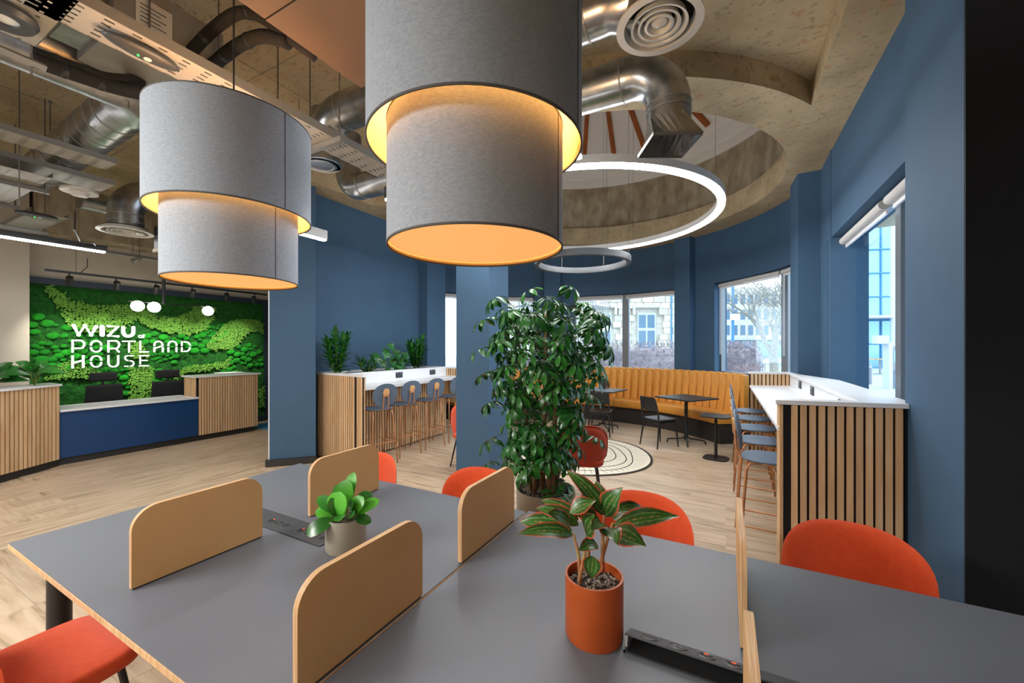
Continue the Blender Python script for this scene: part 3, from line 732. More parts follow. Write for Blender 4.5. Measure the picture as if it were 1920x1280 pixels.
dup(ch, 'orange upholstered chair behind the table seam, left of the tall planter', (-1.44, 2.03, 0), 0, g)
dup(ch, 'orange upholstered chair half hidden by the rear plywood divider', (-2.37, 1.99, 0), R(4), g)
dup(ch, 'orange upholstered chair at the near left side, mostly below the frame', (-2.27, .50, 0), R(183), g)
dup(ch, 'orange chair standing behind the blue freestanding column', (-3.05, 4.62, 0), R(70), 'orange lounge chairs by the rug')
ch2 = tub_chair(M['rust'], 'rust red chair seen from behind, beside the tall umbrella tree', 'orange lounge chairs by the rug', True); ch2.location = (-1.42, 4.19, 0); ch2.rotation_euler = (0, 0, R(200)); ch2.scale = (1.1, 1.1, 1.03)

# ================================================================ WINDOW BARS
CAP, WT = 1.29, 1.10
def sockplate(parent, loc, rz):
    s = MB().box((0, 0, 0), (.15, .012, .09)).obj('socket_plate', M['plasticdk'], parent, bevel=.003); s.location = loc; s.rotation_euler = (0, 0, rz)
    for dx in (-.035, .035):
        for a, b_, w_, h_ in ((dx-.011, -.008, .006, .004), (dx+.011, -.008, .006, .004), (dx, .008, .004, .007)): MB().box((a, -.007, b_), (w_, .003, h_)).obj('pin_slot', M['metald'], s)
        MB().box((dx, -.007, .03), (.012, .004, .008)).obj('switch', M['white'], s)
t = thing('window_bar', 'white topped window bar with slatted oak end, beside the right window', 'bar counter')
A0, A1 = Vector((.325, 3.28)), Vector((1.015, 3.43)); B0 = Vector((.30, 6.72)); B1 = Vector((.78, 6.93))
slats(t, (.365, 3.29), (1.015, 3.43), .0, CAP-.03, .0525, .034, .014)
MB().prism([(.325, 3.281), (.345, 3.285), (.337, 3.37), (.317, 3.37)], 0, CAP-.03).obj('ply_edge', M['plyedge'], t)
MB().prism([(.345, 3.285), (.366, 3.29), (.366, 3.37), (.345, 3.37)], 0, CAP-.03).obj('shadow_gap', M['blackf'], t)
MB().prism([(.36, 3.30), (1.0, 3.44), (1.0, 3.52), (.34, 3.37)], 0, CAP-.03).obj('end_panel', M['blackf'], t)
slats(t, (.30, 6.70), (.80, 6.90), .0, CAP-.03, .0525, .034, .014)
slats(t, (.80, 6.85), (.80, 3.52), .02, WT-.03, .0525, .034, .014)
MB().prism([(.81, 3.53), (1.0, 3.53), (.84, 6.48), (.81, 6.9)], .02, CAP-.035).obj('carcass', M['white'], t)
MB().prism([(.80, 3.50), (.812, 3.50), (.812, 6.9), (.80, 6.9)], WT, CAP-.03).obj('upstand', M['white'], t)
MB().prism([(.315, 3.30), (.80, 3.40), (.80, 6.88), (.30, 6.70)], WT-.028, WT).obj('worktop', M['white'], t, bevel=.002)
MB().prism([(.30, 3.245), (1.018, 3.40), (1.018, 3.476), (1.07, 3.49), (1.085, 5.5), (.84, 6.49), (.815, 6.99), (.29, 6.78), (.295, 6.69), (.775, 6.87), (.785, 3.47), (.305, 3.35)], CAP-.03, CAP).obj('ledge', M['white'], t, bevel=.002)
for y in (5.95, 5.17, 3.98): sockplate(t, (.795, y, 1.19), -PI/2)

t = thing('window_bar', 'white topped bar with planter and slatted oak end, against the left blue wall', 'bar counter')
lc = 1.27
slats(t, (-5.43, 3.965), (-4.46, 3.84), .02, lc-.03, .0525, .033, .014)
MB().prism([(-4.46, 3.835), (-4.42, 3.83), (-4.42, 3.9), (-4.46, 3.9)], .02, lc-.03).obj('shadow_gap', M['blackf'], t)
slats(t, (-4.42, 3.83), (-4.30, 3.815), .02, lc-.03, .04, .03, .014)
MB().prism([(-5.42, 3.985), (-4.31, 3.845), (-4.31, 3.87), (-5.42, 4.01)], .02, lc-.035).obj('end_panel', M['oak'], t)
slats(t, (-4.74, 3.94), (-4.74, 6.2), .02, WT-.03, .0525, .033, .014)
slats(t, (-4.74, 6.22), (-4.36, 6.22), WT-.5, lc-.03, .0525, .033, .014)
MB().bb(-5.3, -4.76, 4.0, 6.22, .02, .95).obj('carcass', M['blackf'], t)
MB().bb(-4.757, -4.74, 3.95, 6.22, WT-.03, lc-.03).obj('upstand', M['white'], t)
MB().prism([(-4.74, 3.92), (-4.33, 3.87), (-4.33, 6.22), (-4.74, 6.22)], WT-.045, WT+.005).obj('worktop', M['white'], t, bevel=.002)
MB().prism([(-5.43, 3.955), (-4.29, 3.80), (-4.29, 3.90), (-4.73, 3.96), (-4.80, 4.0), (-5.43, 4.06)], lc-.03, lc).bb(-4.82, -4.74, 3.97, 6.2, lc-.03, lc).bb(-5.43, -4.36, 6.21, 6.245, lc-.03, lc).bb(-5.44, -5.33, 4.05, 6.2, lc-.03, lc).obj('ledge', M['white'], t)
MB().bb(-5.33, -4.83, 4.06, 6.2, .95, 1.22).obj('planting_bed', M['soil'], t)
for y in (4.1, 4.95, 5.8): sockplate(t, (-4.733, y, 1.19), PI/2)

# plants in the left bar
def dracaena(loc, label, seed, H=.42, n=70):
    r = random.Random(seed); t = thing('leafy_bar_plant', label, 'plant', loc)
    me = []
    for L in (.17, .20, .14):
        vs, fs, _ = leaf_strip((0, 0, 0), (L, 0, 0), .042, .10, (0, 0, 1), 5, .3, 0, .4); b = MB(); b.add(vs, fs); me.append(b.mesh('leaf', M['leaf' if L < .18 else 'leafdk'], True))
    for k in range(8):
        a = k*.785+r.random()*.5; top = Vector((.12*cos(a), .16*sin(a), H*(.65+.35*r.random()))); bs = Vector((.03*cos(a), .03*sin(a), 0))
        MB().tube([bs, (bs+top)/2, top], .005, 6).obj('stem', M['stalk'], t)
        for i in range(n//8):
            f = .1+.9*i/(n//8); p = bs.lerp(top, f); th = i*2.4+r.random()*.4
            inst('leaf', r.choice(me), t, p, (0, -R(10+50*f*f+r.uniform(-10, 10)), th), r.uniform(.85, 1.2))
    return t
def at_wall(px, X_, z): v = at_x(px, 600, X_); return (v.x, v.y, z)
dracaena(at_wall(632, -5.05, 1.22), 'spiky dark green plant at the near end of the left bar planter', 1, .60, 270)
dracaena(at_wall(780, -5.05, 1.22), 'spiky green plant at the far end of the left bar planter', 2, .57, 260)
dracaena(at_wall(690, -4.95, 1.20), 'low bushy plant between the spiky plant and the monstera', 5, .24, 70)
dracaena(at_wall(748, -4.98, 1.20), 'low bushy plant between the monstera and the far spiky plant', 6, .22, 60)
mp = Vector(at_wall(722, -4.98, 1.22)); t = thing('monstera', 'broad-leaved monstera in the middle of the left bar planter', 'plant', mp)
def mleaf(parent, base, tip, w, nrm):
    vs, fs, _ = leaf_strip(base, tip, w, .12, nrm, 10, .12, 0, .35)
    keep = [f for i, f in enumerate(fs) if not ((i//4) % 3 == 2 and (i % 4) in (0, 3) and i//4 > 1)]
    b = MB(); b.add(vs, keep); b.obj('leaf', M['leafdk'], parent, smooth=True)
r = random.Random(4)
for a, z, L, w in [(-.22, .27, .17, .17), (-.02, .33, .16, .16), (.1, .31, .17, .15), (.2, .2, .18, .14), (.05, .16, .16, .13), (-.12, .2, .14, .13), (.14, .1, .16, .12), (.28, .28, .15, .12), (-.02, .08, .16, .12), (.0, .4, .12, .12), (.22, .08, .13, .1)]:
    L *= 1.35; w *= 1.35; z *= 1.2; y = a*1.05; bs = Vector((.0, y*.2, 0)); el = Vector((.05+r.random()*.06, y, z))
    MB().tube([bs, (bs+el)/2+Vector((.0, 0, .03)), el], .004, 5).obj('stalk', M['stalk'], t)
    mleaf(t, el, el+Vector((.05, math.copysign(L*.5, y+.01), -L*.75)), w, (1, 0, .4))

# ================================================================ BAR STOOLS
def stool():
    """back at -X, faces +X"""
    t = thing('bar_stool', 'x', 'stool')
    b = MB(); n = 28
    rings = [(.9, .765), (.985, .772), (1, .78), (.97, .787), (.6, .784), (0.001, .782)]
    vs = []
    for k, z in rings:
        for i in range(n): x, y = superpt(i/n, 2.3); vs.append((x*.195*k, y*.20*k, z))
    fs = [tuple(range(n))[::-1]]
    for j in range(len(rings)-1):
        for i in range(n): fs.append((j*n+i, j*n+(i+1) % n, (j+1)*n+(i+1) % n, (j+1)*n+i))
    b.add(vs, fs); b.obj('seat', M['stoolblue'], t, auto=True)
    b = MB(); vs = []
    def bp(x, y, o): return (-.215+.06*x*x*4-(y)*.16+o, x, .985+y)
    for o, sc in ((-.006, .97), (-.006, 1), (.006, 1), (.006, .97)):
        for i in range(n): x, y = superpt(i/n, 2.25); vs.append(bp(x*.185*sc, y*.155*sc*(1 if y > 0 else 1.05), o))
    fs = [tuple(range(n)), tuple(range(3*n, 4*n))[::-1]]
    for j in range(3):
        for i in range(n): fs.append((j*n+i, (j+1)*n+i, (j+1)*n+(i+1) % n, j*n+(i+1) % n))
    b.add(vs, fs); b.obj('backrest', M['stoolblue'], t, auto=True)
    b = MB(); vs = []
    for o, sc in ((-.024, .9), (-.022, 1), (-.007, 1)):
        for i in range(n): x, y = superpt(i/n, 2.2); p = bp(x*.045*sc, .03+y*.058*sc, o); vs.append(p)
    fs = [tuple(range(n))]+[(j*n+i, (j+1)*n+i, (j+1)*n+(i+1) % n, j*n+(i+1) % n) for j in range(2) for i in range(n)]
    b.add(vs, fs); o = b.obj('back_disc', M['stoolwood'], t, auto=True); o['label'] = 'light oak oval disc'
    for s in (-1, 1):
        MB().tube([(.12, s*.04, .755), (-.12, s*.04, .755), (-.19, s*.04, .775), (-.225, s*.04, .84), (-.232, s*.035, .96), (-.24, s*.03, 1.03)], .008, 8).obj('back_support', M['copper'], t, smooth=True)
        for e in (-1, 1):
            MB().tube([(e*.05, s*.13, .757), (e*.125, s*.145, .75), (e*.15, s*.15, .70), (e*.20, s*.20, .0)], .0095, 8).obj('leg', M['copper'], t, smooth=True)
        MB().tube([(-.182, s*.18, .27), (.182, s*.18, .27)], .007, 6).obj('stretcher', M['copper'], t)
    for e in (-1, 1): MB().tube([(e*.178, -.176, .31), (e*.178, .176, .31)], .007, 6).obj('stretcher', M['copper'], t)
    MB().tube([(.05, -.13, .757), (.05, .13, .757)], .008, 6).tube([(-.05, -.13, .757), (-.05, .13, .757)], .008, 6).obj('seat_frame', M['copper'], t)
    return t
g = 'copper legged stools at the right window bar'
s0 = stool(); s0['label'] = 'slate seat bar stool nearest the camera at the right window bar'; s0['group'] = g; s0.location = (.30, 3.74, 0); s0.rotation_euler = (0, 0, R(-4))
for i, (y, l) in enumerate([(4.40, 'second bar stool from the camera at the right window bar'), (5.06, 'middle bar stool of the five at the right window bar'), (5.72, 'second farthest bar stool at the right window bar'), (6.36, 'farthest bar stool at the right window bar, beside the bench end')]):
    dup(s0, l, (.29, y, 0), R((-3, 3, -2, 2)[i]), g)
g = 'copper legged stools at the left bar'
for i, (px, tt, l) in enumerate([(708, 5.72, 'bar stool nearest the slatted end of the left bar'), (755, 6.2, 'second bar stool along the left bar'), (802, 6.68, 'third bar stool along the left bar'), (842, 7.15, 'farthest bar stool at the left bar, cut off by the blue column')]):
    v = at_t(px, 650, tt); dup(s0, l, (v.x, v.y, 0), R(180-(14, 10, 12, 8)[i]), g)

# ================================================================ BAY: bench, tables, chairs, rug
KC = (-2.6, 5.8)
t = thing('banquette_bench', 'curved mustard channel-back banquette under the bay windows', 'bench')
def ann(r0, r1, a0, a1, z0, z1, n=None):
    n = n or max(2, int((a1-a0)/3)); b = MB(); return b.prism(arc(KC[0], KC[1], r0, a0, a1, n)+arc(KC[0], KC[1], r1, a1, a0, n), z0, z1)
AE = 53.6
ann(3.12, 3.72, -62, AE, 0, .33).obj('plinth', M['plinth'], t)
ed = [-62, -46, -28, -10, 8, 26, 41, AE]
for a, b_ in zip(ed[:-1], ed[1:]):
    vs = []; fs = []; n = 10
    prof = [(3.06, .34), (3.045, .37), (3.04, .44), (3.05, .485), (3.09, .505), (3.3, .512), (3.58, .50), (3.58, .34)]
    for i in range(n+1):
        f = i/n; an = a+.12+(b_-a-.24)*f; e = 1-.012*(abs(2*f-1)**14)
        for rr_, z in prof: vs.append((KC[0]+(3.3+(rr_-3.3)*e)*sin(R(an)), KC[1]+(3.3+(rr_-3.3)*e)*cos(R(an)), .42+(z-.42)*e))
    m_ = len(prof)
    for i in range(n):
        for k in range(m_): fs.append((i*m_+k, i*m_+(k+1) % m_, (i+1)*m_+(k+1) % m_, (i+1)*m_+k))
    fs += [tuple(range(m_)), tuple(range(n*m_, (n+1)*m_))[::-1]]
    MB().add(vs, fs).obj('seat_cushion', M['bench'], t, auto=True)
pw = 2.72; na = int((AE+62)/pw)
vs = []; fs = []; NU, prof = 6, [(3.50, .49), (3.515, .6), (3.545, .85), (3.57, 1.08), (3.585, 1.14), (3.61, 1.17), (3.65, 1.178), (3.70, 1.17)]
for i in range(NU+1):
    f = i/NU; an = (f-.5)*(pw-.2); bul = .04*(1-(2*f-1)**2)**.6
    for j, (rr_, z) in enumerate(prof):
        k = 1 if j < 6 else .3
        rb = rr_-bul*k+.012; vs.append((rb*sin(R(an)), rb*cos(R(an)), z+(bul*.5-.012 if j > 3 else 0)))
m_ = len(prof)
for i in range(NU):
    for k in range(m_-1): fs.append((i*m_+k, (i+1)*m_+k, (i+1)*m_+k+1, i*m_+k+1))
b = MB(); b.add(vs, fs); cme = b.mesh('back_channel', M['bench'], True)
for i in range(na): inst('back_channel', cme, t, (KC[0], KC[1], 0), (0, 0, -R(-62+pw*(i+.5))))
ann(3.57, 3.72, -62, AE, .34, 1.155).obj('back_frame', M['bench'], t)

def cafe_table(label, loc, rz, h=.79, w=.72):
    t = thing('cafe_table', label, 'table', loc, rz, 'square black cafe tables')
    MB().box((0, 0, h-.011), (w, w, .022)).obj('tabletop', M['black'], t, bevel=.003)
    MB().tube([(0, 0, .09), (0, 0, h-.02)], .028, 16).obj('column', M['black'], t, auto=True)
    for k in range(4):
        a = PI/4+k*PI/2; c, s_ = cos(a), sin(a)
        MB().tube([(.018*c, .018*s_, .30), (.02*c, .02*s_, .12), (.06*c, .06*s_, .085), (.24*c, .24*s_, .065), (.29*c, .29*s_, .055), (.305*c, .305*s_, .0)], .0125, 8).obj('foot', M['black'], t, smooth=True)
    MB().box((0, 0, h-.03), (.3, .3, .012)).obj('top_plate', M['black'], t)
    return t
cafe_table('square black cafe table in front of the bench, right of the black chair', (-.60, 7.47, 0), R(-36))
cafe_table('square black cafe table holding the small grey potted plant', (-2.18, 8.02, 0), R(-12))
cafe_table('square black cafe table hidden mostly behind the umbrella tree', (-3.9, 7.7, 0), R(20))
def cafe_chair(label, loc, rz):
    t = thing('cafe_chair', label, 'chair', loc, rz, 'black cafe chairs')
    b = MB()
    b.grid(8, 8, lambda u, v: ((u-.5)*(.40+.03*v), (v-.5)*.42, .455-.02*sin(PI*u)*sin(PI*v))); b.obj('seat', M['black'], t, smooth=True, solid=.016)
    b = MB(); b.grid(8, 6, lambda u, v: ((u-.5)*.38*(1-.10*abs(2*v-1)**3), -.215-.05*v-.03*(1-(2*u-1)**2), .60+.235*v)); b.obj('backrest', M['black'], t, smooth=True, solid=.012, sub=1)
    for s in (-1, 1):
        MB().tube([(s*.17, -.18, .45), (s*.185, -.215, .60), (s*.17, -.25, .78)], [.015, .013, .009], 8).obj('back_post', M['black'], t)
        MB().tube([(s*.17, -.17, .45), (s*.20, -.24, 0)], [.018, .010], 8).obj('leg', M['black'], t)
        MB().tube([(s*.175, .17, .45), (s*.20, .21, 0)], [.018, .010], 8).obj('leg', M['black'], t)
    for s in (-1, 1): MB().bb(s*.17-.01, s*.17+.01, -.16, .16, .40, .44).obj('apron', M['black'], t); MB().bb(-.16, .16, s*.17-.01, s*.17+.01, .40, .44).obj('apron', M['black'], t)
    return t
cafe_chair('black cafe chair facing the square table nearest the window bar', (-.98, 7.10, 0), R(-38))
cafe_chair('black cafe chair seen from behind, at the table with the small plant', (-2.08, 7.45, 0), R(8))
t = thing('side_table', 'small round-cornered black pedestal table by the bench end', 'table', (-.13, 6.66, 0), R(-10))
def sq(w, z0, z1, n=40, k=3.5):
    b = MB(); pts = [(superpt(i/n, k)[0]*w, superpt(i/n, k)[1]*w) for i in range(n)]; return b.prism(pts, z0, z1)
sq(.20, .62, .635).obj('tabletop', M['black'], t); MB().tube([(0, 0, .02), (0, 0, .62)], .022, 14).obj('column', M['black'], t, auto=True)
b = sq(.17, 0, .014); b.obj('base', M['black'], t, bevel=.004)
c_ = at_z(1133, 725, .79)
t = thing('small_potted_plant', 'small dark grey square pot with tiny pale plant on the cafe table', 'potted plant', (c_.x, c_.y-.1, .79))
MB().box((0, 0, .09), (.14, .14, .18)).obj('pot', M['plasticdk'], t, bevel=.004)
for k in range(16):
    a = k*2.4; leaf_obj('leaf', t, M['leaflt'], (.0, 0, .18), (.06*cos(a)*(k/16+.3), .06*sin(a)*(k/16+.3), .20+.07*(1-k/20)), .03, .1, (0, 0, 1), 4)

# rug
t = thing('round_rug', 'round cream rug with black tree-ring line pattern beside the black chair', 'rug', (-2.05, 6.0, 0), R(20))
rr = random.Random(5); ph = [rr.random()*6 for _ in range(6)]
def wob(a, k, amp): return 1+amp*(.5*sin(2*a+ph[k % 6])+.35*sin(3*a+ph[(k+1) % 6])+.2*sin(5*a+ph[(k+2) % 6]))
n = 90
def loop(r, k, amp): return [(r*wob(2*PI*i/n, k, amp)*cos(2*PI*i/n), r*wob(2*PI*i/n, k, amp)*sin(2*PI*i/n)) for i in range(n)]
MB().prism(loop(1.12, 0, .03), 0.0, .010).obj('rug_body', M['ivory'], t)
def ribbon(b, pts, w, z, closed=True):
    L = len(pts); vs = []; 
    for i in range(L):
        p = Vector(pts[i]); a = Vector(pts[(i-1) % L] if closed or i else pts[i]); c = Vector(pts[(i+1) % L] if closed or i < L-1 else pts[i]); tt = (c-a).normalized(); nn = Vector((-tt.y, tt.x))*w/2
        for q in (p+nn, p-nn):
            for zz in (z, z+.002): vs.append((q.x, q.y, zz))
    fs = []
    for i in range(L if closed else L-1):
        a, c = 4*i, 4*((i+1) % L); fs += [(a+1, c+1, c+3, a+3), (a, a+1, a+3, a+2) if False else (a, c, c+1, a+1), (a+2, a+3, c+3, c+2)]
    b.add(vs, fs)
b = MB(); ribbon(b, loop(1.115, 0, .03), .035, .010); b.obj('border', M['rugblk'], t)
for k, r_ in enumerate((.12, .24, .30, .48, .62, .76, .9)):
    b = MB(); ribbon(b, loop(r_, k+1, .09), .014, .010); b.obj('pattern_ring', M['rugblk'], t)
b = MB()
for i in range(72):
    a = 2*PI*i/72; r0 = .32 if i % 2 else .5; pts = [((r0+(1.06-r0)*j/6)*cos(a+.012*sin(j*2+i)), (r0+(1.06-r0)*j/6)*sin(a+.012*sin(j*2+i))) for j in range(7)]
    ribbon(b, pts, .006, .009, False)
tag(b.obj('radial_lines', M['rugblk'], t), kind='stuff')

# ================================================================ RECEPTION
t = thing('reception_desk', 'reception desk with blue front, slatted oak wing and raised slatted counter', 'desk')
DX = -8.15
wa, wb = Vector((-8.13, 1.96)), Vector((-7.10, .40)); wu = (wb-wa).normalized()
slats(t, wa, wb, .1, 1.11, .05, .036, .014, flip=-1)
MB().prism([tuple(wa), tuple(wb), (wb.x-.4, wb.y-.25), (wa.x-.45, wa.y-.1)], .1, 1.11).obj('wing_carcass', M['blackf'], t)
MB().prism([(wa.x+.03, wa.y+.02), (wb.x+.03, wb.y-.0), (wb.x-.42, wb.y-.27), (wa.x-.47, wa.y+.02)], 1.11, 1.135).obj('wing_top', M['white'], t)
MB().prism([(wa.x-.03, wa.y), (wb.x-.03, wb.y-.02), (wb.x-.3, wb.y-.2), (wa.x-.3, wa.y)], 0, .1).obj('wing_kickboard', M['skirt'], t)
MB().bb(DX-.30, DX, 1.965, 3.62, .1, .745).obj('blue_front', M['desk_blue'], t)
MB().bb(DX-.62, DX+.03, 1.965, 3.62, .745, .775).obj('desktop', M['white'], t)
MB().bb(DX-.3, DX-.04, 1.965, 4.58, 0, .1).obj('kickboard', M['skirt'], t)
slats(t, (DX, 3.62), (DX, 4.64), .1, 1.11, .042, .03, .014)
slats(t, (DX-.42, 3.60), (DX-.01, 3.60), .775, 1.11, .04, .03, .012)
MB().bb(DX-.45, DX-.013, 3.615, 4.64, .1, 1.11).obj('counter_carcass', M['blackf'], t)
MB().bb(DX-.48, DX+.03, 3.57, 4.68, 1.11, 1.135).bb(DX-.9, DX-.45, 4.3, 4.68, 1.11, 1.135).obj('counter_top', M['white'], t)
def office_chair(label, loc, rz):
    t = thing('office_chair', label, 'chair', loc, rz, 'black office chairs behind reception')
    b = MB(); b.grid(8, 10, lambda u, v: (.02-.06*(1-(2*u-1)**2), (u-.5)*(.50-.07*v), .55+.49*v)); b.obj('backrest', M['blackfab'], t, smooth=True, solid=.05)
    b = MB(); b.grid(8, 5, lambda u, v: (-.02-.03*(1-(2*u-1)**2), (u-.5)*.34, 1.09+.15*v)); b.obj('headrest', M['blackfab'], t, smooth=True, solid=.09, sub=1)
    MB().tube([(-.05, 0, .8), (-.06, 0, 1.18)], .02, 8).obj('headrest_post', M['black'], t)
    MB().box((.24, 0, .47), (.48, .50, .08)).obj('seat', M['blackfab'], t, bevel=.02)
    MB().tube([(.2, 0, .08), (.2, 0, .44)], .03, 12).obj('gas_lift', M['black'], t)
    for k in range(5):
        a = k*2*PI/5; MB().tube([(.2, 0, .1), (.2+.27*cos(a), .27*sin(a), .06)], .018, 6).obj('leg', M['black'], t)
        MB().sphere((.2+.28*cos(a), .28*sin(a), .03), .03, 5).obj('castor', M['black'], t)
    MB().box((0, 0, .55), (.05, .08, .3)).obj('back_stem', M['black'], t)
    return t
office_chair('black office chair with headrest, left one behind the reception desk', (-8.84, 2.63, 0), R(8))
v = at_x(316, 650, -8.82); office_chair('black office chair with headrest, right one beside the slatted counter', (-8.82, v.y, 0), R(-6))
def bushy(loc, label, seed, m, n=14, L=.26, w=.11):
    r = random.Random(seed); t = thing('desk_plant', label, 'plant', loc)
    for i in range(n):
        a = i*2.4+r.random(); e = .25+.6*r.random(); bs = Vector((0, 0, 0)); k = bs+Vector((.05*cos(a), .05*sin(a), .08+.14*r.random()))
        MB().tube([bs, k], .005, 5).obj('stalk', M['stalk'], t)
        leaf_obj('leaf', t, m, k, k+Vector((L*cos(a)*e*1.4, L*sin(a)*e*1.4, L*(.8-e))), w*r.uniform(1.1, 1.5), .15, (.8, -.35, .8), 6, .15)
    return t
bushy((-7.66, .85, 1.13), 'bright variegated plant at the left end of the slatted wing', 1, M['leaflt'], 18, .3, .13)
bushy((-8.0, 1.35, 1.13), 'dark green plant in the middle of the slatted wing top', 2, M['leafdk'], 18, .26, .1)
bushy((-8.16, 1.74, 1.13), 'trailing green plant at the corner above the blue desk', 3, M['leaf'], 14, .26, .11)
bushy((-7.4, .5, 1.13), 'pale green plant cut by the left edge of the photo', 4, M['leaflt'], 16, .28, .12)

# moss wall
MX = -9.16
t = thing('moss_wall', 'framed green moss wall with lit lettering behind reception', 'moss wall')
def WP(px, py): v = at_x(px, py, MX); return (v.y, v.z)
Y0, Y1, Z0, Z1 = 1.80, 5.42, .12, 2.60
for nm, a in (('frame_rail', (MX-.08, MX+.05, Y0, Y1, Z1, Z1+.1)), ('frame_rail', (MX-.08, MX+.05, Y0, Y1, Z0-.1, Z0)), ('frame_stile', (MX-.08, MX+.05, Y1-.08, Y1, Z0, Z1))): MB().bb(*a).obj(nm, M['navyframe'], t)
b = MB()
def hn(y, z):
    return .018*sin(y*9+z*4)*sin(z*11-y*3)+.012*sin(y*31+2*z)*sin(z*27+y)+random.uniform(-.006, .006)
b.grid(180, 120, lambda u, v: (MX+.0+hn(Y0+(Y1-.08-Y0)*u, Z0+(Z1-Z0)*v), Y0+(Y1-.08-Y0)*u, Z0+(Z1-Z0)*v))
tag(b.obj('flat_moss', M['mossdk'], t, smooth=True), kind='stuff')
def inpoly(p, poly):
    c = False; n = len(poly); j = n-1
    for i in range(n):
        if (poly[i][1] > p[1]) != (poly[j][1] > p[1]) and p[0] < (poly[j][0]-poly[i][0])*(p[1]-poly[i][1])/(poly[j][1]-poly[i][1])+poly[i][0]: c = not c
        j = i
    return c
lich = [[(80, 535), (97, 535), (130, 562), (170, 574), (240, 572), (290, 590), (320, 597), (345, 590), (365, 575), (402, 577), (398, 600), (382, 618), (350, 627), (320, 624), (280, 612), (250, 600), (215, 622), (160, 620), (130, 612), (116, 590), (100, 560)],
        [(385, 650), (400, 630), (425, 605), (450, 598), (480, 600), (497, 612), (497, 630), (480, 620), (460, 625), (445, 645), (430, 654), (400, 656)],
        [(318, 702), (340, 690), (380, 682), (420, 680), (430, 670), (432, 678), (420, 690), (380, 694), (345, 700), (330, 712)],
        [(80, 700), (100, 685), (130, 677), (160, 688), (190, 697), (170, 706), (120, 712), (85, 712)],
        [(243, 690), (287, 690), (284, 755), (242, 757)], [(484, 730), (498, 715), (498, 760), (484, 765)], [(240, 640), (262, 645), (280, 668), (262, 672), (245, 668)]]
lp = [[WP(*p) for p in q] for q in lich]
rr = random.Random(9)
cl = []
for k in range(6):
    b = MB()
    for i in range(9): b.sphere((rr.uniform(-.006, .022), rr.uniform(-.03, .03), rr.uniform(-.03, .03)), rr.uniform(.009, .017), 3)
    cl.append(b)
for poly in lp:
    ys = [p[0] for p in poly]; zs = [p[1] for p in poly]; b = MB(); z = min(zs)
    y = min(ys)
    while y < max(ys):
        z = min(zs)
        while z < max(zs):
            p = (y+rr.uniform(-.012, .012), z+rr.uniform(-.012, .012))
            if inpoly(p, poly) and Y0 < p[0] < Y1-.1:
                s = rr.choice(cl); b.add([(MX+.035+v[0], p[0]+v[1], p[1]+v[2]) for v in s.v], s.f)
            z += .042
        y += .042
    if b.v: b.obj('lichen_patch', M['lichen'], t, smooth=True)
balls = [[(60, 590), (78, 590), (110, 602), (160, 622), (190, 640), (210, 655), (170, 650), (130, 640), (90, 628), (60, 625)], [(60, 640), (130, 648), (200, 670), (180, 690), (120, 690), (60, 690)],
         [(255, 622), (330, 630), (400, 612), (402, 640), (340, 652), (262, 640)], [(430, 652), (455, 645), (497, 652), (497, 688), (450, 684), (425, 678)], [(285, 655), (330, 655), (335, 682), (288, 680)],
         [(222, 690), (244, 690), (242, 760), (226, 750)], [(280, 690), (305, 690), (312, 712), (284, 722)], [(415, 684), (435, 684), (445, 700), (418, 700)], [(180, 695), (225, 690), (228, 710), (190, 705)], [(385, 612), (420, 608), (425, 625), (400, 640)], [(350, 640), (400, 640), (398, 656), (356, 660)]]
bm_ = MB().sphere((0, 0, 0), 1, 6, (.7, 1, .9)).mesh('moss_ball', M['ball'], True); pts = []
for q in balls:
    poly = [WP(*p) for p in q]; ys = [p[0] for p in poly]; zs = [p[1] for p in poly]; tries = 0
    while tries < 260:
        tries += 1; p = (rr.uniform(min(ys), max(ys)), rr.uniform(min(zs), max(zs))); r_ = rr.uniform(.034, .075)
        if inpoly(p, poly) and Y0+.05 < p[0] < Y1-.14 and all(math.hypot(p[0]-a[0], p[1]-a[1]) > .78*(r_+a[2]) for a in pts): pts.append((p[0], p[1], r_))
for y, z, r_ in pts[:290]: inst('moss_ball', bm_, t, (MX+.015, y, z), (rr.random()*.4, 0, 0), (r_, r_*1.15, r_*.95))

# lettering, strokes in a flat letter frame laid on the wall plane
SX = MX+.10
t = thing('wall_sign', 'white standing letters WIZU at PORTLAND HOUSE on the moss wall', 'sign')
def SP(cx_, cy_): v = at_x(120+cx_/7.68, 590+cy_/7.68, SX); return Vector((v.y, v.z))
def strokes(name, segs, wpx, m):
    b = MB()
    for pts in segs:
        P = [SP(*p) for p in pts]; w = .74*wpx*(SP(600, 300)-SP(600, 301)).length; 
        L = len(P); vs = []
        for i in range(L):
            tt = (P[min(i+1, L-1)]-P[max(i-1, 0)]).normalized(); nn = Vector((-tt.y, tt.x))*w/2
            for q in (P[i]+nn, P[i]-nn): vs += [(SX-.012, q.x, q.y), (SX+.012, q.x, q.y)]
        fs = [(0, 1, 3, 2), (4*L-4, 4*L-2, 4*L-1, 4*L-3)]
        for i in range(L-1):
            a, c = 4*i, 4*i+4; fs += [(a+1, c+1, c+3, a+3), (a, a+2, c+2, c), (a, c, c+1, a+1), (a+2, a+3, c+3, c+2)]
        b.add(vs, fs)
    return b.obj(name, m, t)
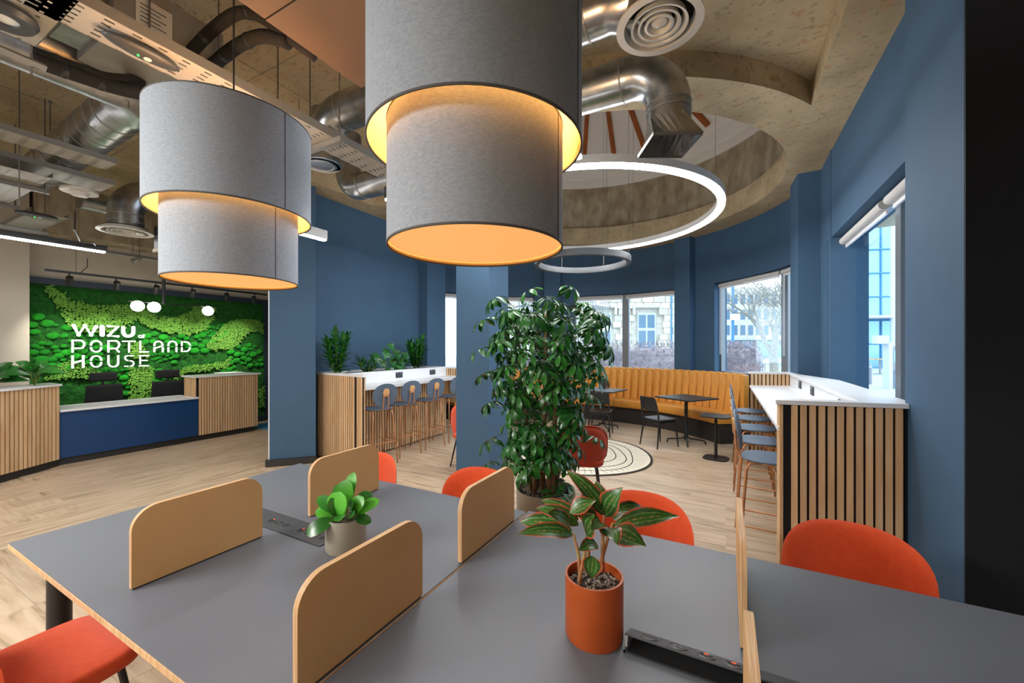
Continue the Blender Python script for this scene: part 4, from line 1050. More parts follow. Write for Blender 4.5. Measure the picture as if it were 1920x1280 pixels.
def rounded(name, segs, wpx, m):
    o = strokes(name, segs, wpx, m); b = MB(); w = .74*wpx*(SP(600, 300)-SP(600, 301)).length/2
    for pts in segs:
        for p in pts:
            q = SP(*p); n = 14; vs = [(SX+e, q.x+w*cos(2*PI*i/n), q.y+w*sin(2*PI*i/n)) for e in (-.0115, .0125) for i in range(n)]
            b.add(vs, [tuple(range(n))[::-1], tuple(range(n, 2*n))]+[(i, (i+1) % n, n+(i+1) % n, n+i) for i in range(n)])
    b2 = bmesh.new(); b2.from_mesh(o.data); me2 = b.mesh('x', m); b2.from_mesh(me2); b2.to_mesh(o.data); b2.free(); return o
def arcp(cx_, cy_, rx, ry, a0, a1, n=10): return [(cx_+rx*cos(R(a0+(a1-a0)*i/n)), cy_-ry*sin(R(a0+(a1-a0)*i/n))) for i in range(n+1)]
SW = M['signw']
rounded('letter_w', [[(138, 152), (208, 290), (300, 155), (390, 292), (462, 168)]], 56, SW)
rounded('letter_i', [[(548, 170), (548, 290)]], 68, SW)
rounded('letter_z', [[(635, 165), (770, 175), (640, 300), (775, 310)]], 44, SW)
rounded('letter_u', [[(852, 182)]+arcp(925, 250, 73, 58, 180, 360)+[(998, 182)]], 56, SW)
strokes('letter_a', [arcp(1098, 312, 24, 18, 0, 360, 14), [(1124, 292), (1124, 334)]], 14, SW)
strokes('letter_t', [[(1148, 278), (1148, 334)], [(1136, 296), (1164, 296)]], 12, SW)
W2 = 30
strokes('letter_p', [[(122, 358), (122, 545)], [(150, 368), (235, 368)]+arcp(235, 425, 56, 56, 80, -80)+[(150, 482)]], W2-4, SW)
for cy_, yy in ((455, 0), (672, 1)):
    strokes('letter_o', [[(388, cy_-12)]+arcp(462, cy_-20, 74, 60, 180, 0)+[(536, cy_-12)], [(388, cy_+8)]+arcp(462, cy_+18, 74, 60, 180, 360)+[(536, cy_+8)]], W2-4, SW)
strokes('letter_r', [[(638, 366), (638, 543)], [(664, 376), (745, 376)]+arcp(745, 430, 48, 54, 80, -80)+[(664, 486)], [(750, 494), (796, 540)]], W2-4, SW)
strokes('letter_t', [[(838, 381), (1030, 381)], [(936, 402), (936, 543)]], 24, SW)
strokes('letter_l', [[(1098, 372), (1098, 508)], [(1078, 532), (1222, 532)]], 24, SW)
strokes('letter_a', [[(1300, 448)]+arcp(1358, 432, 58, 50, 180, 0)+[(1422, 448)], [(1300, 465), (1300, 538)], [(1422, 465), (1422, 538)], [(1322, 478), (1402, 452)]], 26, SW)
strokes('letter_n', [[(1502, 448)]+arcp(1560, 432, 58, 50, 180, 0)+[(1618, 448)], [(1502, 465), (1502, 538)], [(1618, 465), (1618, 538)]], 26, SW)
strokes('letter_d', [[(1696, 380), (1696, 448)], [(1696, 465), (1696, 535)], [(1722, 388), (1745, 390)]+arcp(1752, 452, 62, 62, 80, 8), arcp(1752, 462, 62, 64, -2, -80)+[(1722, 526)]], 26, SW)
strokes('letter_h', [[(122, 585), (122, 770)], [(276, 580), (276, 762)], [(148, 690), (252, 660)]], W2, SW)
strokes('letter_u', [[(638, 582), (638, 680)]+arcp(706, 690, 68, 58, 180, 272), arcp(710, 690, 70, 58, 278, 360)+[(780, 582)]], W2-4, SW)
strokes('letter_s', [[(995, 588), (945, 588)], [(928, 590)]+arcp(915, 622, 36, 34, 110, 240)+[(925, 658)], [(945, 662)]+arcp(960, 700, 42, 38, 70, -80)+[(950, 740)], [(926, 740), (868, 740)]], 22, SW)
strokes('letter_e', [[(1078, 587), (1226, 587)], [(1098, 605), (1098, 712)], [(1118, 655), (1202, 655)], [(1078, 735), (1222, 732)]], 22, SW)

# ================================================================ RECEPTION LIGHTING
v = at_x(307, 570, -8.0); yb, zb = v.y, v.z
t = thing('globe_pendant', 'black bar pendant with three glowing white globes over reception', 'pendant light', (-8.0, yb, zb))
MB().tube([(0, 0, 0), (0, 0, 4.18-zb)], .022, 10).obj('drop_tube', M['black'], t)
ya = at_x(240, 570, -8.0).y-yb; yc = at_x(405, 570, -8.0).y-yb
MB().tube([(0, ya, .01), (0, yc, .01)], .009, 8).obj('bar', M['black'], t)
for px in (258, 289, 390):
    y = at_x(px, 570, -8.0).y-yb; MB().sphere((0, y, -.06), .082, 12).obj('globe', M['glasswhite'], t, smooth=True)
    MB().tube([(0, y, .01), (0, y, .03)], .02, 10).obj('cap', M['black'], t)
tk = thing('track_light_rail', 'black ceiling track with six spot heads above the moss wall', 'track light')
TX, TZ = -8.3, 2.70
ty0, ty1 = at_x(84, 509, TX).y, at_x(500, 555, TX).y
MB().bb(TX-.018, TX+.018, ty0, ty1, TZ, TZ+.03).obj('rail', M['black'], tk)
for k, px in enumerate((130, 218, 292, 360, 426, 477)):
    y = at_x(px, 530, TX).y
    hd = MB().lathe([(0, 0), (.035, 0), (.038, .01), (.038, .14), (0, .145)], 16).obj('spot_head', M['black'], tk, auto=True)
    d = Vector((-.75, 0.15 if k < 4 else .5, -1)).normalized(); hd.location = (TX+.02, y, TZ-.17); hd.rotation_euler = (-d).to_track_quat('Z', 'Y').to_euler()
    MB().lathe([(0, -.003), (.03, -.003)], 12).obj('lens', M['led'], hd)
    MB().tube([(TX, y, TZ), (TX, y, TZ-.05)], .01, 8).obj('stem', M['black'], tk)
    hd.location = (TX, y, TZ-.17)
    spot('track_spot', (TX, y, TZ-.19), (MX, y+.1, 1.45), 92, 66, (1, .97, .86), .03, 1)
for y in (ty0+.3, ty0+1.4, ty1-.3): MB().tube([(TX, y, TZ+.03), (TX, y, 4.18)], .004, 6).obj('hanger', M['rod'], tk)

# ================================================================ PENDANTS OVER THE TABLE
def big_pendant(label, x, y, seam):
    t = thing('drum_pendant', label, 'pendant light', (x, y, 0), 0, 'two tier grey drum pendants')
    def drum(r, z0, z1, nm):
        n = 72
        MB().lathe([(r, z0), (r, z1)], n).obj(nm, M['fabric'], t, smooth=True)
        d = [c for c in C.objects if c.parent == t][-1]
        MB().lathe([(r-.003, z1), (r-.003, z0)], n).obj('lining', M['gold'], d, smooth=True)
        for z in (z0, z1): MB().lathe([(r-.004, z-.003), (r+.0015, z-.003), (r+.0015, z+.004), (r-.004, z+.004)], n, (0, 0, 0), True).obj('rim', M['trimgrey'], d, smooth=True)
        a = R(seam); MB().tube([((r+.0005)*cos(a), (r+.0005)*sin(a), z0), ((r+.0005)*cos(a), (r+.0005)*sin(a), z1)], .0018, 5).obj('seam', M['trimgrey'], d)
        return d
    drum(.325, 2.02, 2.46, 'lower_shade'); drum(.395, 2.39, 2.91, 'upper_shade')
    MB().lathe([(0, 2.035), (.321, 2.035)], 48).obj('diffuser', M['diff'], t)
    for a in (0, 2.09, 4.19): MB().tube([(.0, .0, 2.85), (.39*cos(a), .39*sin(a), 2.85)], .003, 5).tube([(.0, .0, 2.50), (.32*cos(a), .32*sin(a), 2.45)], .003, 5).obj('spider_wire', M['metald'], t)
    MB().tube([(0, 0, 2.5), (0, 0, 4.18)], .005, 8).obj('cord', M['black'], t)
    MB().lathe([(0, 2.56), (.03, 2.56), (.03, 2.64), (.0, 2.64)], 14).obj('lamp_holder', M['black'], t)
    for a in (.5, 2.6, 4.7):
        MB().sphere((.18*cos(a), .18*sin(a), 2.62), .03, 8).obj('bulb', M['bulb'], t, smooth=True)
    point('pendant_glow', (x, y, 2.80), 26, (1, .84, .58), .05)
    point('pendant_glow', (x, y, 2.25), 5, (1, .80, .52), .06)
    return t
M['bulb'] = emis('bulb_glow', '#ffc88a', 6)
big_pendant('two tier grey fabric drum pendant nearest the camera, above the table seam', -.835, 1.28, 3)
big_pendant('two tier grey fabric drum pendant above the left end of the table', -2.485, 1.28, 8)

# ================================================================ RING AND LINEAR LAMPS
def ring_lamp(label, c, r, z, lit, w=.035, h=.07, top=5.9):
    t = thing('ring_pendant', label, 'pendant light', (c[0], c[1], z))
    MB().lathe([(r-w, 0), (r+w, 0), (r+w, h), (r-w, h)], 96, (0, 0, 0), True).obj('ring_housing', M['silver'] if lit else M['ringgrey'], t, auto=True)
    MB().lathe([(r-w+.002, -.022), (r+w-.002, -.022), (r+w-.002, .0), (r-w+.002, 0)], 96, (0, 0, 0), True).obj('diffuser', M['ringled'] if lit else M['ringgrey'], t, auto=True)
    for k in range(6):
        a = k*PI/3+.3; MB().tube([(r*cos(a), r*sin(a), h), (r*cos(a), r*sin(a), top-z)], .0022, 5).obj('wire', M['rod'], t)
    return t
ring_lamp('large lit white ring light under the round rooflight', (-1.66, 4.99), 1.62, 3.27, True, .04, .075, 5.85)
ring_lamp('small unlit silver ring light hanging below the large ring', (-2.0, 6.1), .71, 2.96, False, .035, .07, 5.9)
a_ = R(60); MB()
t = thing('linear_lamp', 'black linear lamp with lit underside at the left edge over the lobby', 'linear light', (-7.2, .6, 2.88), 0, 'black linear lamps')
MB().bb(-.03, .03, -2.4, 1.56, .02, .09).obj('housing', M['black'], t); MB().bb(-.026, .026, -2.38, 1.54, 0, .02).obj('diffuser', M['led'], t)
for y in (-2.0, 0, 1.3): MB().tube([(0, y, .09), (0, y, 1.3)], .003, 5).obj('wire', M['rod'], t)
t = thing('linear_lamp', 'grey linear lamp end showing right of the left drum pendant', 'linear light', (-3.85, 2.0, 2.80), 0, 'black linear lamps')
MB().bb(-.03, .03, -.32, .91, .015, .11).obj('housing', M['metald'], t); MB().bb(-.024, .024, -.31, .90, 0, .016).obj('diffuser', M['led'], t)
for y in (-.1, .6): MB().tube([(0, y, .09), (0, y, 1.38)], .003, 5).obj('wire', M['rod'], t)
t = thing('linear_lamp', 'dark linear lamp crossing behind the nearest drum pendant', 'linear light', (-1.71, 2.55, 2.90), 0, 'black linear lamps')
MB().bb(-.87, .87, -.03, .03, .02, .12).obj('housing', M['plasticdk'], t); MB().bb(-.865, .865, -.027, .027, 0, .02).obj('diffuser', M['led'], t)
for x in (-.6, .6): MB().tube([(x, 0, .11), (x, 0, 1.28)], .003, 5).obj('wire', M['rod'], t)

# ================================================================ DUCTS
def elbow(p0, axis0, axis1, rb, n=8):
    """quarter bend starting at p0 heading axis0, leaving towards axis1"""
    a0, a1 = Vector(axis0), Vector(axis1); c = Vector(p0)+a1*rb
    return [c-a1*rb*cos(PI/2*i/n)+a0*rb*sin(PI/2*i/n) for i in range(n+1)]
def duct(parent, path, r, seams=(), name='duct_run'):
    o = MB().tube(path, r, 28, True).obj(name, M['metal'], parent, auto=True)
    return o
def bands(parent, p0, p1, r, step=.35):
    p0, p1 = Vector(p0), Vector(p1); L = (p1-p0).length; n = max(1, int(L/step)); u = (p1-p0)/L
    for i in range(n+1):
        c = p0+u*(i*L/n); MB().tube([c-u*.006, c+u*.006], r+.004, 28).obj('seam_band', M['metald'], parent)
def diffuser_obj(parent, c, r):
    MB().lathe([(r*1.0, 0), (r*1.0, .012), (r*.83, .02), (r*.80, .05), (r*.78, .05), (r*.82, .0)], 40, c, True).obj('diffuser_rim', M['silver'], parent, auto=True)
    for k, q in enumerate((.66, .5, .34)): MB().lathe([(r*q, -.002+.004*k), (r*q-.012, .04), (r*(q-.14), .045), (r*q-.014, .002)], 36, c, True).obj('cone_ring', M['silver'], parent, auto=True)
    MB().lathe([(0, .0), (r*.03, .0), (r*.18, .02), (r*.2, .045), (0, .045)], 30, c).obj('centre_cone', M['silver'], parent, auto=True)
    MB().lathe([(0, .06), (r*.79, .06)], 30, c).obj('throat', M['blackf'], parent)
# upper duct to the round diffuser
zU, yU = 3.70, 2.41
t = thing('spiral_duct', 'galvanised duct ending in the large round diffuser right of the nearest pendant', 'duct')
duct(t, [(-2.95, yU, zU), (-.70, yU, zU)], .15); bands(t, (-2.9, yU, zU), (-.75, yU, zU), .15, .45)
duct(t, [(-.70, yU, zU)]+elbow((-.64, yU, zU), (1, 0, 0), (0, 0, -1), .2)[:4]+[(-.38, yU, zU-.02)], .15, name='tee')
MB().lathe([(.19, 3.50), (.19, 3.98), (.0, 3.98)], 36, (-.335, yU, 0)).obj('diffuser_neck', M['metal'], t, auto=True)
MB().lathe([(.193, 3.62), (.197, 3.63), (.193, 3.64)], 36, (-.335, yU, 0)).obj('seam_band', M['metald'], t)
diffuser_obj(t, (-.335, yU, 3.47), .235)
duct(t, elbow((-2.95, yU, zU), (-1, 0, 0), (0, 0, -1), .26)+[(-3.21, yU, 3.30)], .15, name='elbow'); bands(t, (-3.21, yU, 3.42), (-3.21, yU, 3.40), .15)
for x in (-1.5, -.9, -2.4):
    for y in (yU-.16, yU+.16): MB().tube([(x, y, zU), (x, y, 4.18)], .004, 6).obj('threaded_rod', M['rod'], t)
# lower duct to the square outlet
zL, yL = 3.58, 2.96
t = thing('spiral_duct', 'galvanised duct bending down to a square outlet under the rooflight', 'duct')
duct(t, [(-2.9, yL, zL), (-.62, yL, zL)], .145); bands(t, (-2.8, yL, zL), (-.66, yL, zL), .145, .34)
el = elbow((-.62, yL, zL), (1, 0, 0), (0, 0, -1), .27, 10)
duct(t, el, .145, name='elbow'); duct(t, [el[-1], (-.35, yL, 3.20)], .145, name='drop'); bands(t, (-.35, yL, 3.31), (-.35, yL, 3.26), .145, .05)
n = 24; c0 = [( -.35+.145*cos(2*PI*i/n), yL+.145*sin(2*PI*i/n), 3.21) for i in range(n)]
rot = R(28)
def sqp(i, w, z):
    a = 2*PI*i/n; c, s_ = cos(a), sin(a); k = w/max(abs(c), abs(s_)); x, y = c*k, s_*k; return (-.35+x*cos(rot)-y*sin(rot), yL+x*sin(rot)+y*cos(rot), z)
vs = c0+[sqp(i, .165, 3.05) for i in range(n)]
MB().add(vs, [(i, (i+1) % n, n+(i+1) % n, n+i) for i in range(n)]).obj('square_outlet', M['metal'], t)
MB().add([sqp(i, .165, 3.05) for i in range(n)]+[sqp(i, .16, 3.03) for i in range(n)], [(i, (i+1) % n, n+(i+1) % n, n+i) for i in range(n)]).obj('outlet_lip', M['metald'], t)
for x in (-1.15, -2.2): MB().tube([(x, yL-.02, zL+.14), (x, yL-.02, 4.18)], .004, 6).obj('threaded_rod', M['rod'], t); MB().lathe([(.149, -.02), (.149, .02)], 28).obj('pipe_strap', M['metald'], t); o = [c for c in C.objects if c.parent == t][-1]; o.location = (x, yL, zL); o.rotation_euler = (0, PI/2, 0)
# other runs on the left
t = thing('spiral_duct', 'short galvanised duct elbow between the two drum pendants', 'duct')
p = [(-3.05, 2.96, 3.32)]; duct(t, [(-2.7, 2.96, 3.32), (-3.35, 2.96, 3.32)]+elbow((-3.35, 2.96, 3.32), (-1, 0, 0), (0, 0, 1), .2)+[(-3.55, 2.96, 3.9)], .13, name='elbow'); bands(t, (-2.75, 2.96, 3.32), (-3.3, 2.96, 3.32), .13, .3)
t = thing('round_diffuser', 'white round ceiling diffuser right of the left drum pendant', 'air vent')
dc = at_z(604, 311, 3.30); MB().lathe([(.10, .04), (.10, .5), (0, .5)], 30, tuple(dc)).obj('neck', M['metal'], t, auto=True); diffuser_obj(t, tuple(dc), .155)
t = thing('round_diffuser', 'galvanised elbow with round diffuser above the moss wall', 'air vent')
dc = at_z(236, 434, 3.05); x, y = dc.x, dc.y
e = elbow((x, y, 3.28), (0, 0, 1), (.25, .968, 0), .26)
duct(t, [(x, y, 3.07)]+e+[tuple(Vector(e[-1])+Vector((.25, .968, 0))*1.6)], .17, name='elbow'); bands(t, (x, y, 3.24), (x, y, 3.16), .17, .08); diffuser_obj(t, (x, y, 3.04), .26)
t = thing('spiral_duct', 'long spiral duct rising towards the left drum pendant', 'duct')
duct(t, [(-6.9, 1.50, 3.62), (-4.25, 1.42, 3.62)], .17); bands(t, (-6.8, 1.5, 3.62), (-4.3, 1.42, 3.62), .17, .2)
duct(t, [(-4.25, 1.42, 3.62)]+[(-4.05, 1.40, 3.62), (-3.95, 1.3, 3.62), (-3.95, 1.1, 3.62), (-3.95, .62, 3.62)], .2, name='branch')
t = thing('spiral_duct', 'distant straight duct above the reception desk', 'duct')
a, b_ = at_z(150, 372, 3.5), at_z(235, 392, 3.5); duct(t, [a, b_], .12); bands(t, a, b_, .12, .5)

# ================================================================ CABLE TRAYS
def tray(label, x, y0, y1, z, w, m, lip=.05, axis='Y', rods=()):
    t = thing('cable_tray', label, 'cable tray', (x, y0, z), 0 if axis == 'Y' else -PI/2, 'galvanised cable trays'); L = y1-y0
    MB().bb(-w/2, w/2, 0, L, 0, .003).obj('tray_base', m, t)
    for s in (-1, 1): MB().bb(s*w/2-.002, s*w/2+.002, 0, L, 0, lip).obj('side_lip', M['metald'], t)
    for q in rods:
        MB().bb(-w/2-.08, w/2+.08, q-.02, q+.02, -.045, -.004).obj('strut', M['metald'], t)
        for s in (-1, 1): MB().tube([(s*(w/2+.05), q, -.08), (s*(w/2+.05), q, 4.17-z)], .005, 6).obj('threaded_rod', M['rod'], t)
    return t
tray('long slotted cable tray passing above the left drum pendant', -2.86, .60, 4.6, 3.3, .26, M['tray'], .06, rods=(1.55, 3.1))
tray('wide perforated tray crossing the top left corner', -2.73, -.02, .0, 3.3, .6, M['tray2'])
t_ = [o for o in C.objects if o.name.startswith('cable_tray')][-1]
for ch_ in [c for c in C.objects if c.parent == t_]: bpy.data.objects.remove(ch_)
t_.location = (-2.73, .30, 3.3); t_.rotation_euler = (0, 0, PI/2)
MB().bb(-.42, .42, 0, .62, 0, .003).obj('tray_base', M['tray2'], t_)
for s in (-1, 1): MB().bb(s*.42-.002, s*.42+.002, 0, .62, 0, .06).obj('side_lip', M['metald'], t_)
tray('perforated tray at the far top left edge of the photo', -3.62, -.6, .56, 3.18, .3, M['tray2'])
tray('upper slotted tray over the lobby, ending beyond the spiral duct', -5.28, -.5, 1.62, 3.40, .28, M['tray'], .05, rods=(1.2,))
tray('lower slotted tray over the lobby, beside the upper one', -5.97, -.5, 1.80, 3.38, .38, M['tray'], .05, rods=(1.25,))
a, b_ = at_z(30, 420, 3.2), at_z(150, 330, 3.2)
tray('perforated tray crossing below the two lobby trays', -7.6, 1.15, 3.1, 3.25, .34, M['tray2'], .05, 'X', rods=(.5, 1.5))
tray('perforated tray above the left linear lamp', -8.7, 1.62, 3.3, 3.2, .3, M['tray2'], .05, 'X', rods=(.6,))
tray('narrow slotted tray sloping over the moss wall towards the globes', -7.9, 1.7, 4.1, 3.0, .12, M['tray'], .04, rods=(1.0, 2.1))
# strut rails
t = thing('strut_rail', 'steel strut rail bolted under the top left tray', 'strut'); a, b_ = at_z(-20, 83, 3.22), at_z(86, 128, 3.22)
MB().tube([a, b_], .022, 4).obj('channel', M['metald'], t); MB().tube([tuple(b_-Vector((.02, .05, .06))), tuple(b_-Vector((.02, .05, -.95)))], .006, 6).obj('threaded_rod', M['rod'], t)
for i, (px, y0, z0, l) in enumerate([(36, 120, 2.9, 'thin steel rod hanging at the far left'), (140, 215, 3.5, 'short threaded rod left of the spiral duct'), (94, 195, 3.5, 'threaded rod with bracket above the lobby trays'), (241, 10, 3.4, 'threaded rod beside the grey ventilation box'), (521, 90, 3.3, 'threaded rod behind the left drum pendant'), (262, 470, 3.0, 'thin rod above the moss wall'), (333, 20, 3.45, 'threaded rod over the ventilation box')]):
    v = at_z(px, y0, 4.15); t = thing('ceiling_rod', l, 'rod', (v.x, v.y, 4.18)); MB().tube([(0, 0, 0), (0, 0, z0-4.18)], .005, 6).obj('rod', M['rod'], t)
    MB().box((0, 0, -.01), (.03, .03, .02)).obj('anchor', M['metald'], t)
# fan coil box
t = thing('ventilation_unit', 'grey ventilation box with a paper label above the cable tray', 'ventilation unit', (-3.42, 1.13, 3.50), R(0))
MB().bb(-.28, .28, -.16, .42, 0, .36).obj('casing', M['metald'], t, bevel=.004)
MB().bb(-.20, .2, -.30, -.16, .03, .30).obj('spigot_box', M['metal'], t); MB().bb(.281, .284, -.06, .12, .08, .28).obj('paper_label', M['silver'], t)
for k in range(6): MB().bb(.284, .2855, -.04, .09 if k % 2 else .06, .11+.025*k, .115+.025*k).obj('label_line', M['plasticdk'], t)
for x, y in ((-.25, -.1), (.3, .0), (.3, .38)): MB().tube([(x, y, .05), (x, y, .67)], .005, 6).obj('threaded_rod', M['rod'], t); MB().bb(x-.02, x+.02, y-.03, y+.03, .02, .09).obj('bracket', M['metal'], t)
# black insulated pipes
def pipe(label, pts, r):
    t = thing('insulated_pipe', label, 'pipe', (0, 0, 0), 0, 'black insulated pipes'); P = [Vector(p) for p in pts]; Q_ = []
    for i in range(len(P)-1):
        p0, p1, p2, p3 = P[max(i-1, 0)], P[i], P[i+1], P[min(i+2, len(P)-1)]
        for k in range(6):
            s = k/6; Q_.append(.5*((2*p1)+(-p0+p2)*s+(2*p0-5*p1+4*p2-p3)*s*s+(-p0+3*p1-3*p2+p3)*s**3))
    MB().tube(Q_+[P[-1]], r, 12).obj('foam_sleeve', M['pipe'], t, smooth=True)
    for q in (Q_[4], Q_[len(Q_)//2]): MB().sphere(q, r*1.12, 5).obj('pipe_tie', M['black'], t)
pipe('black insulated pipe looping up over the ventilation box', [at_z(360, 95, 3.62), at_z(400, 55, 3.7), at_z(445, 25, 3.75), at_z(485, 30, 3.72), at_z(535, 65, 3.6), at_z(592, 106, 3.5)], .035)
pipe('black insulated pipe passing lower, towards the buff ceiling board', [at_z(390, 130, 3.6), at_z(440, 90, 3.62), at_z(490, 68, 3.62), at_z(540, 80, 3.55)], .04)
pipe('black insulated pipe running from the top left tray to the duct', [at_z(60, 100, 3.34), at_z(130, 125, 3.35), at_z(200, 148, 3.36), at_z(262, 152, 3.5)], .04)
pipe('lower black insulated pipe beside the silver duct', [at_z(60, 112, 3.28), at_z(150, 143, 3.3), at_z(225, 167, 3.32), at_z(300, 182, 3.34)], .04)
t = thing('black_cable', 'thin black cable looping from the tray to the left linear lamp', 'cable')
MB().tube([at_z(141, 395, 3.2), at_z(139, 430, 3.0), at_z(150, 452, 2.95), at_z(175, 455, 2.95), at_z(184, 465, 2.95)], .008, 6).obj('sheath', M['black'], t)
t = thing('black_cable', 'thin black cable hanging to the track above the moss wall', 'cable')
MB().tube([at_z(164, 485, 2.95), at_z(164, 500, 2.85), at_z(150, 512, 2.75), at_z(120, 510, 2.75)], .006, 6).obj('sheath', M['black'], t)
# emergency light pods
def pod(label, px, py, z):
    v = at_z(px, py, z); t = thing('emergency_light', label, 'emergency light', tuple(v), R(0), 'oval emergency lights')
    b = MB(); b.sphere((0, 0, 0), 1, 8, (.062, .17, .028)); b.obj('housing', M['plasticdk'], t, smooth=True)
    MB().lathe([(0, -.031), (.016, -.030), (.02, -.024)], 14, (.0, .02, 0)).obj('lens', M['silver'], t); MB().sphere((.0, -.02, -.029), .005, 5).obj('status_led', M['greenled'], t)
pod('oval emergency light with green diode under the long cable tray', 268, 98, 3.27)
pod('oval emergency light with green diode under the lobby tray', 70, 403, 3.172)
t = thing('emergency_light', 'round dark ring fitting on the top left tray', 'emergency light', tuple(at_z(8, 38, 3.25)), 0, 'oval emergency lights')
MB().lathe([(.05, -.0), (.10, -.005), (.115, .02), (.11, .04), (.05, .03)], 30, (0, 0, 0), True).obj('housing', M['plasticdk'], t, auto=True); MB().lathe([(0, .01), (.05, .01)], 24).obj('lens', M['silver'], t)
t = thing('round_sounder', 'white round ceiling sounder hanging under the lobby tray', 'sounder', tuple(at_z(149, 362, 3.22)))
MB().lathe([(0, -.03), (.06, -.03), (.075, 0), (.14, .005), (.14, .03), (0, .03)], 30).obj('body', M['silver'], t, auto=True)
# buff ceiling board
t = thing('ceiling_board', 'buff suspended ceiling board above the nearest pendant', 'ceiling board', (-1.25, .9, 3.3))
MB().bb(-.80, .75, -1.2, .30, 0, .03).obj('board_sheet', M['panel'], t, bevel=.002); MB().bb(-.80, .75, .305, .905, -.004, .03).obj('board_sheet', M['panel'], t, bevel=.002)
MB().bb(-.78, .73, -1.15, .88, .03, .12).obj('frame', M['metald'], t)
for y in (-.25, .02):
    for x in (-.6, -.3, .0): MB().lathe([(0, -.002), (.006, -.002)], 8, (x, y, 0)).obj('screw_head', M['metald'], t)
MB().bb(-.79, .74, -.02, -.016, -.001, .0).obj('joint_line', M['bark'], t)
# dark box behind left pendant
t = thing('ventilation_unit', 'dark ventilation box half hidden behind the left drum pendant', 'ventilation unit', tuple(at_z(318, 472, 2.85)))
for x, y in ((0, 0), (.4, .5)): MB().tube([(x, y, .25), (x, y, 1.33)], .005, 6).obj('threaded_rod', M['rod'], t)
MB().bb(-.1, .5, -.12, .6, .02, .30).obj('casing', M['plasticdk'], t); MB().bb(-.11, .51, -.13, .61, -.02, .02).obj('bottom_trim', M['beige'], t)

# ================================================================ OUTSIDE
gr = struct('ground'); MB().bb(-45, 60, -25, 90, -.3, -.12).obj('paving', M['paving'], gr)
# stone house opposite the bay
O = at_t(1213, 650, 28).xy; rz = YAW
t = thing('stone_house', 'pale stone house with hood moulded windows beyond the bay', 'building', (O.x, O.y, -.12), rz)
MB().bb(-13, 2.9, .18, 4.0, 0, 9.5).obj('wall', M['stone'], t)
sm = [MB().box((0, 0, 0), (w_, .2, .42)).mesh('stone_block', M['stone']) for w_ in (.78, .58)]
wins_ = [(-.65, .65), (-3.75, -2.45), (-6.9, -5.6)]
nb = 0
for j in range(16):
    x = -8.4-(.3 if j % 2 else 0); z = .25+j*.44
    while x < 2.1 and nb < 290:
        k = random.randint(0, 1); w_ = (.8, .6)[k]; cx_ = x+w_/2
        if not any(a-.35 < cx_ < b__+.35 and .6 < z < 4.5 for a, b__ in wins_): inst('stone_block', sm[k], t, (cx_, .1+random.uniform(-.02, .02), z)); nb += 1
        x += w_+.015
for a, b__ in wins_:
    f = MB().bb(a, b__, .06, .16, .7, 4.15).obj('window_frame', M['winwhite'], t)
    for x0, x1, z0, z1 in ((a+.1, (a+b__)/2-.06, .85, 2.9), ((a+b__)/2+.06, b__-.1, .85, 2.9), (a+.1, (a+b__)/2-.06, 3.1, 4.0), ((a+b__)/2+.06, b__-.1, 3.1, 4.0)): MB().bb(x0, x1, .04, .06, z0, z1).obj('pane', M['dglass'], f)
    MB().bb(a-.35, b__+.35, -.12, .1, 4.5, 4.72).bb(a-.35, a-.18, -.1, .1, 4.0, 4.5).bb(b__+.18, b__+.35, -.1, .1, 4.0, 4.5).obj('hood_moulding', M['stone'], t)
for x in (-1.6, 1.7): MB().tube([(x, -.06, .1), (x, -.06, 7)], .05, 8).obj('drain_pipe', M['gb_frame'], t)
def hedge(label, c, d, rz, seed):
    r = random.Random(seed); t = thing('winter_hedge', label, 'hedge', c, rz, 'bare winter hedges'); b = MB()
    for i in range(5200):
        x, y, z = (r.uniform(-1, 1) for _ in range(3)); k = max(abs(x), abs(y), abs(z)); 
        if k < .55: continue
        p = Vector((x*d[0]/2, y*d[1]/2, (z+1)*d[2]/2)); u = Vector((r.uniform(-1, 1), r.uniform(-1, 1), r.uniform(.2, 1))).normalized()*r.uniform(.08, .2); s = Vector((r.uniform(-1, 1), r.uniform(-1, 1), 0)).normalized()*.014
        b.add([p-s, p+s, p+u+s*.4, p+u-s*.4], [(0, 1, 2, 3)])
    tag(b.obj('twigs', M['twig'], t), kind='stuff')
    MB().box((0, 0, d[2]*.45), (d[0]*.9, d[1]*.8, d[2]*.9)).obj('inner_mass', M['twig'], t, bevel=.2, seg=3)
hedge('brown winter hedge in front of the stone house', tuple(at_t(1215, 650, 15).xy)+(-.12,), (4.2, 1.0, 1.9), YAW, 1)
hedge('rounded brown winter hedge left of the paved path', tuple(at_t(1388, 650, 15).xy)+(-.12,), (1.25, 1.2, 1.9), R(40), 2)
hedge('low winter shrubs behind the metal fence', tuple(at_t(1040, 650, 17).xy)+(-.12,), (3.6, .9, 1.5), YAW, 3)
t = thing('metal_fence', 'tall grey palisade fence left of the stone house', 'fence', tuple(at_t(1045, 650, 19.5).xy)+(-.12,), YAW)
fm = MB().bb(-.022, .022, -.01, .01, 0, 4.0).mesh('paling', M['frame'])
for i in range(44): inst('paling', fm, t, (-2.7+i*.12, 0, 0))
for z in (.3, 1.9, 3.7): MB().bb(-2.8, 2.6, .01, .05, z, z+.08).obj('rail', M['frame'], t)
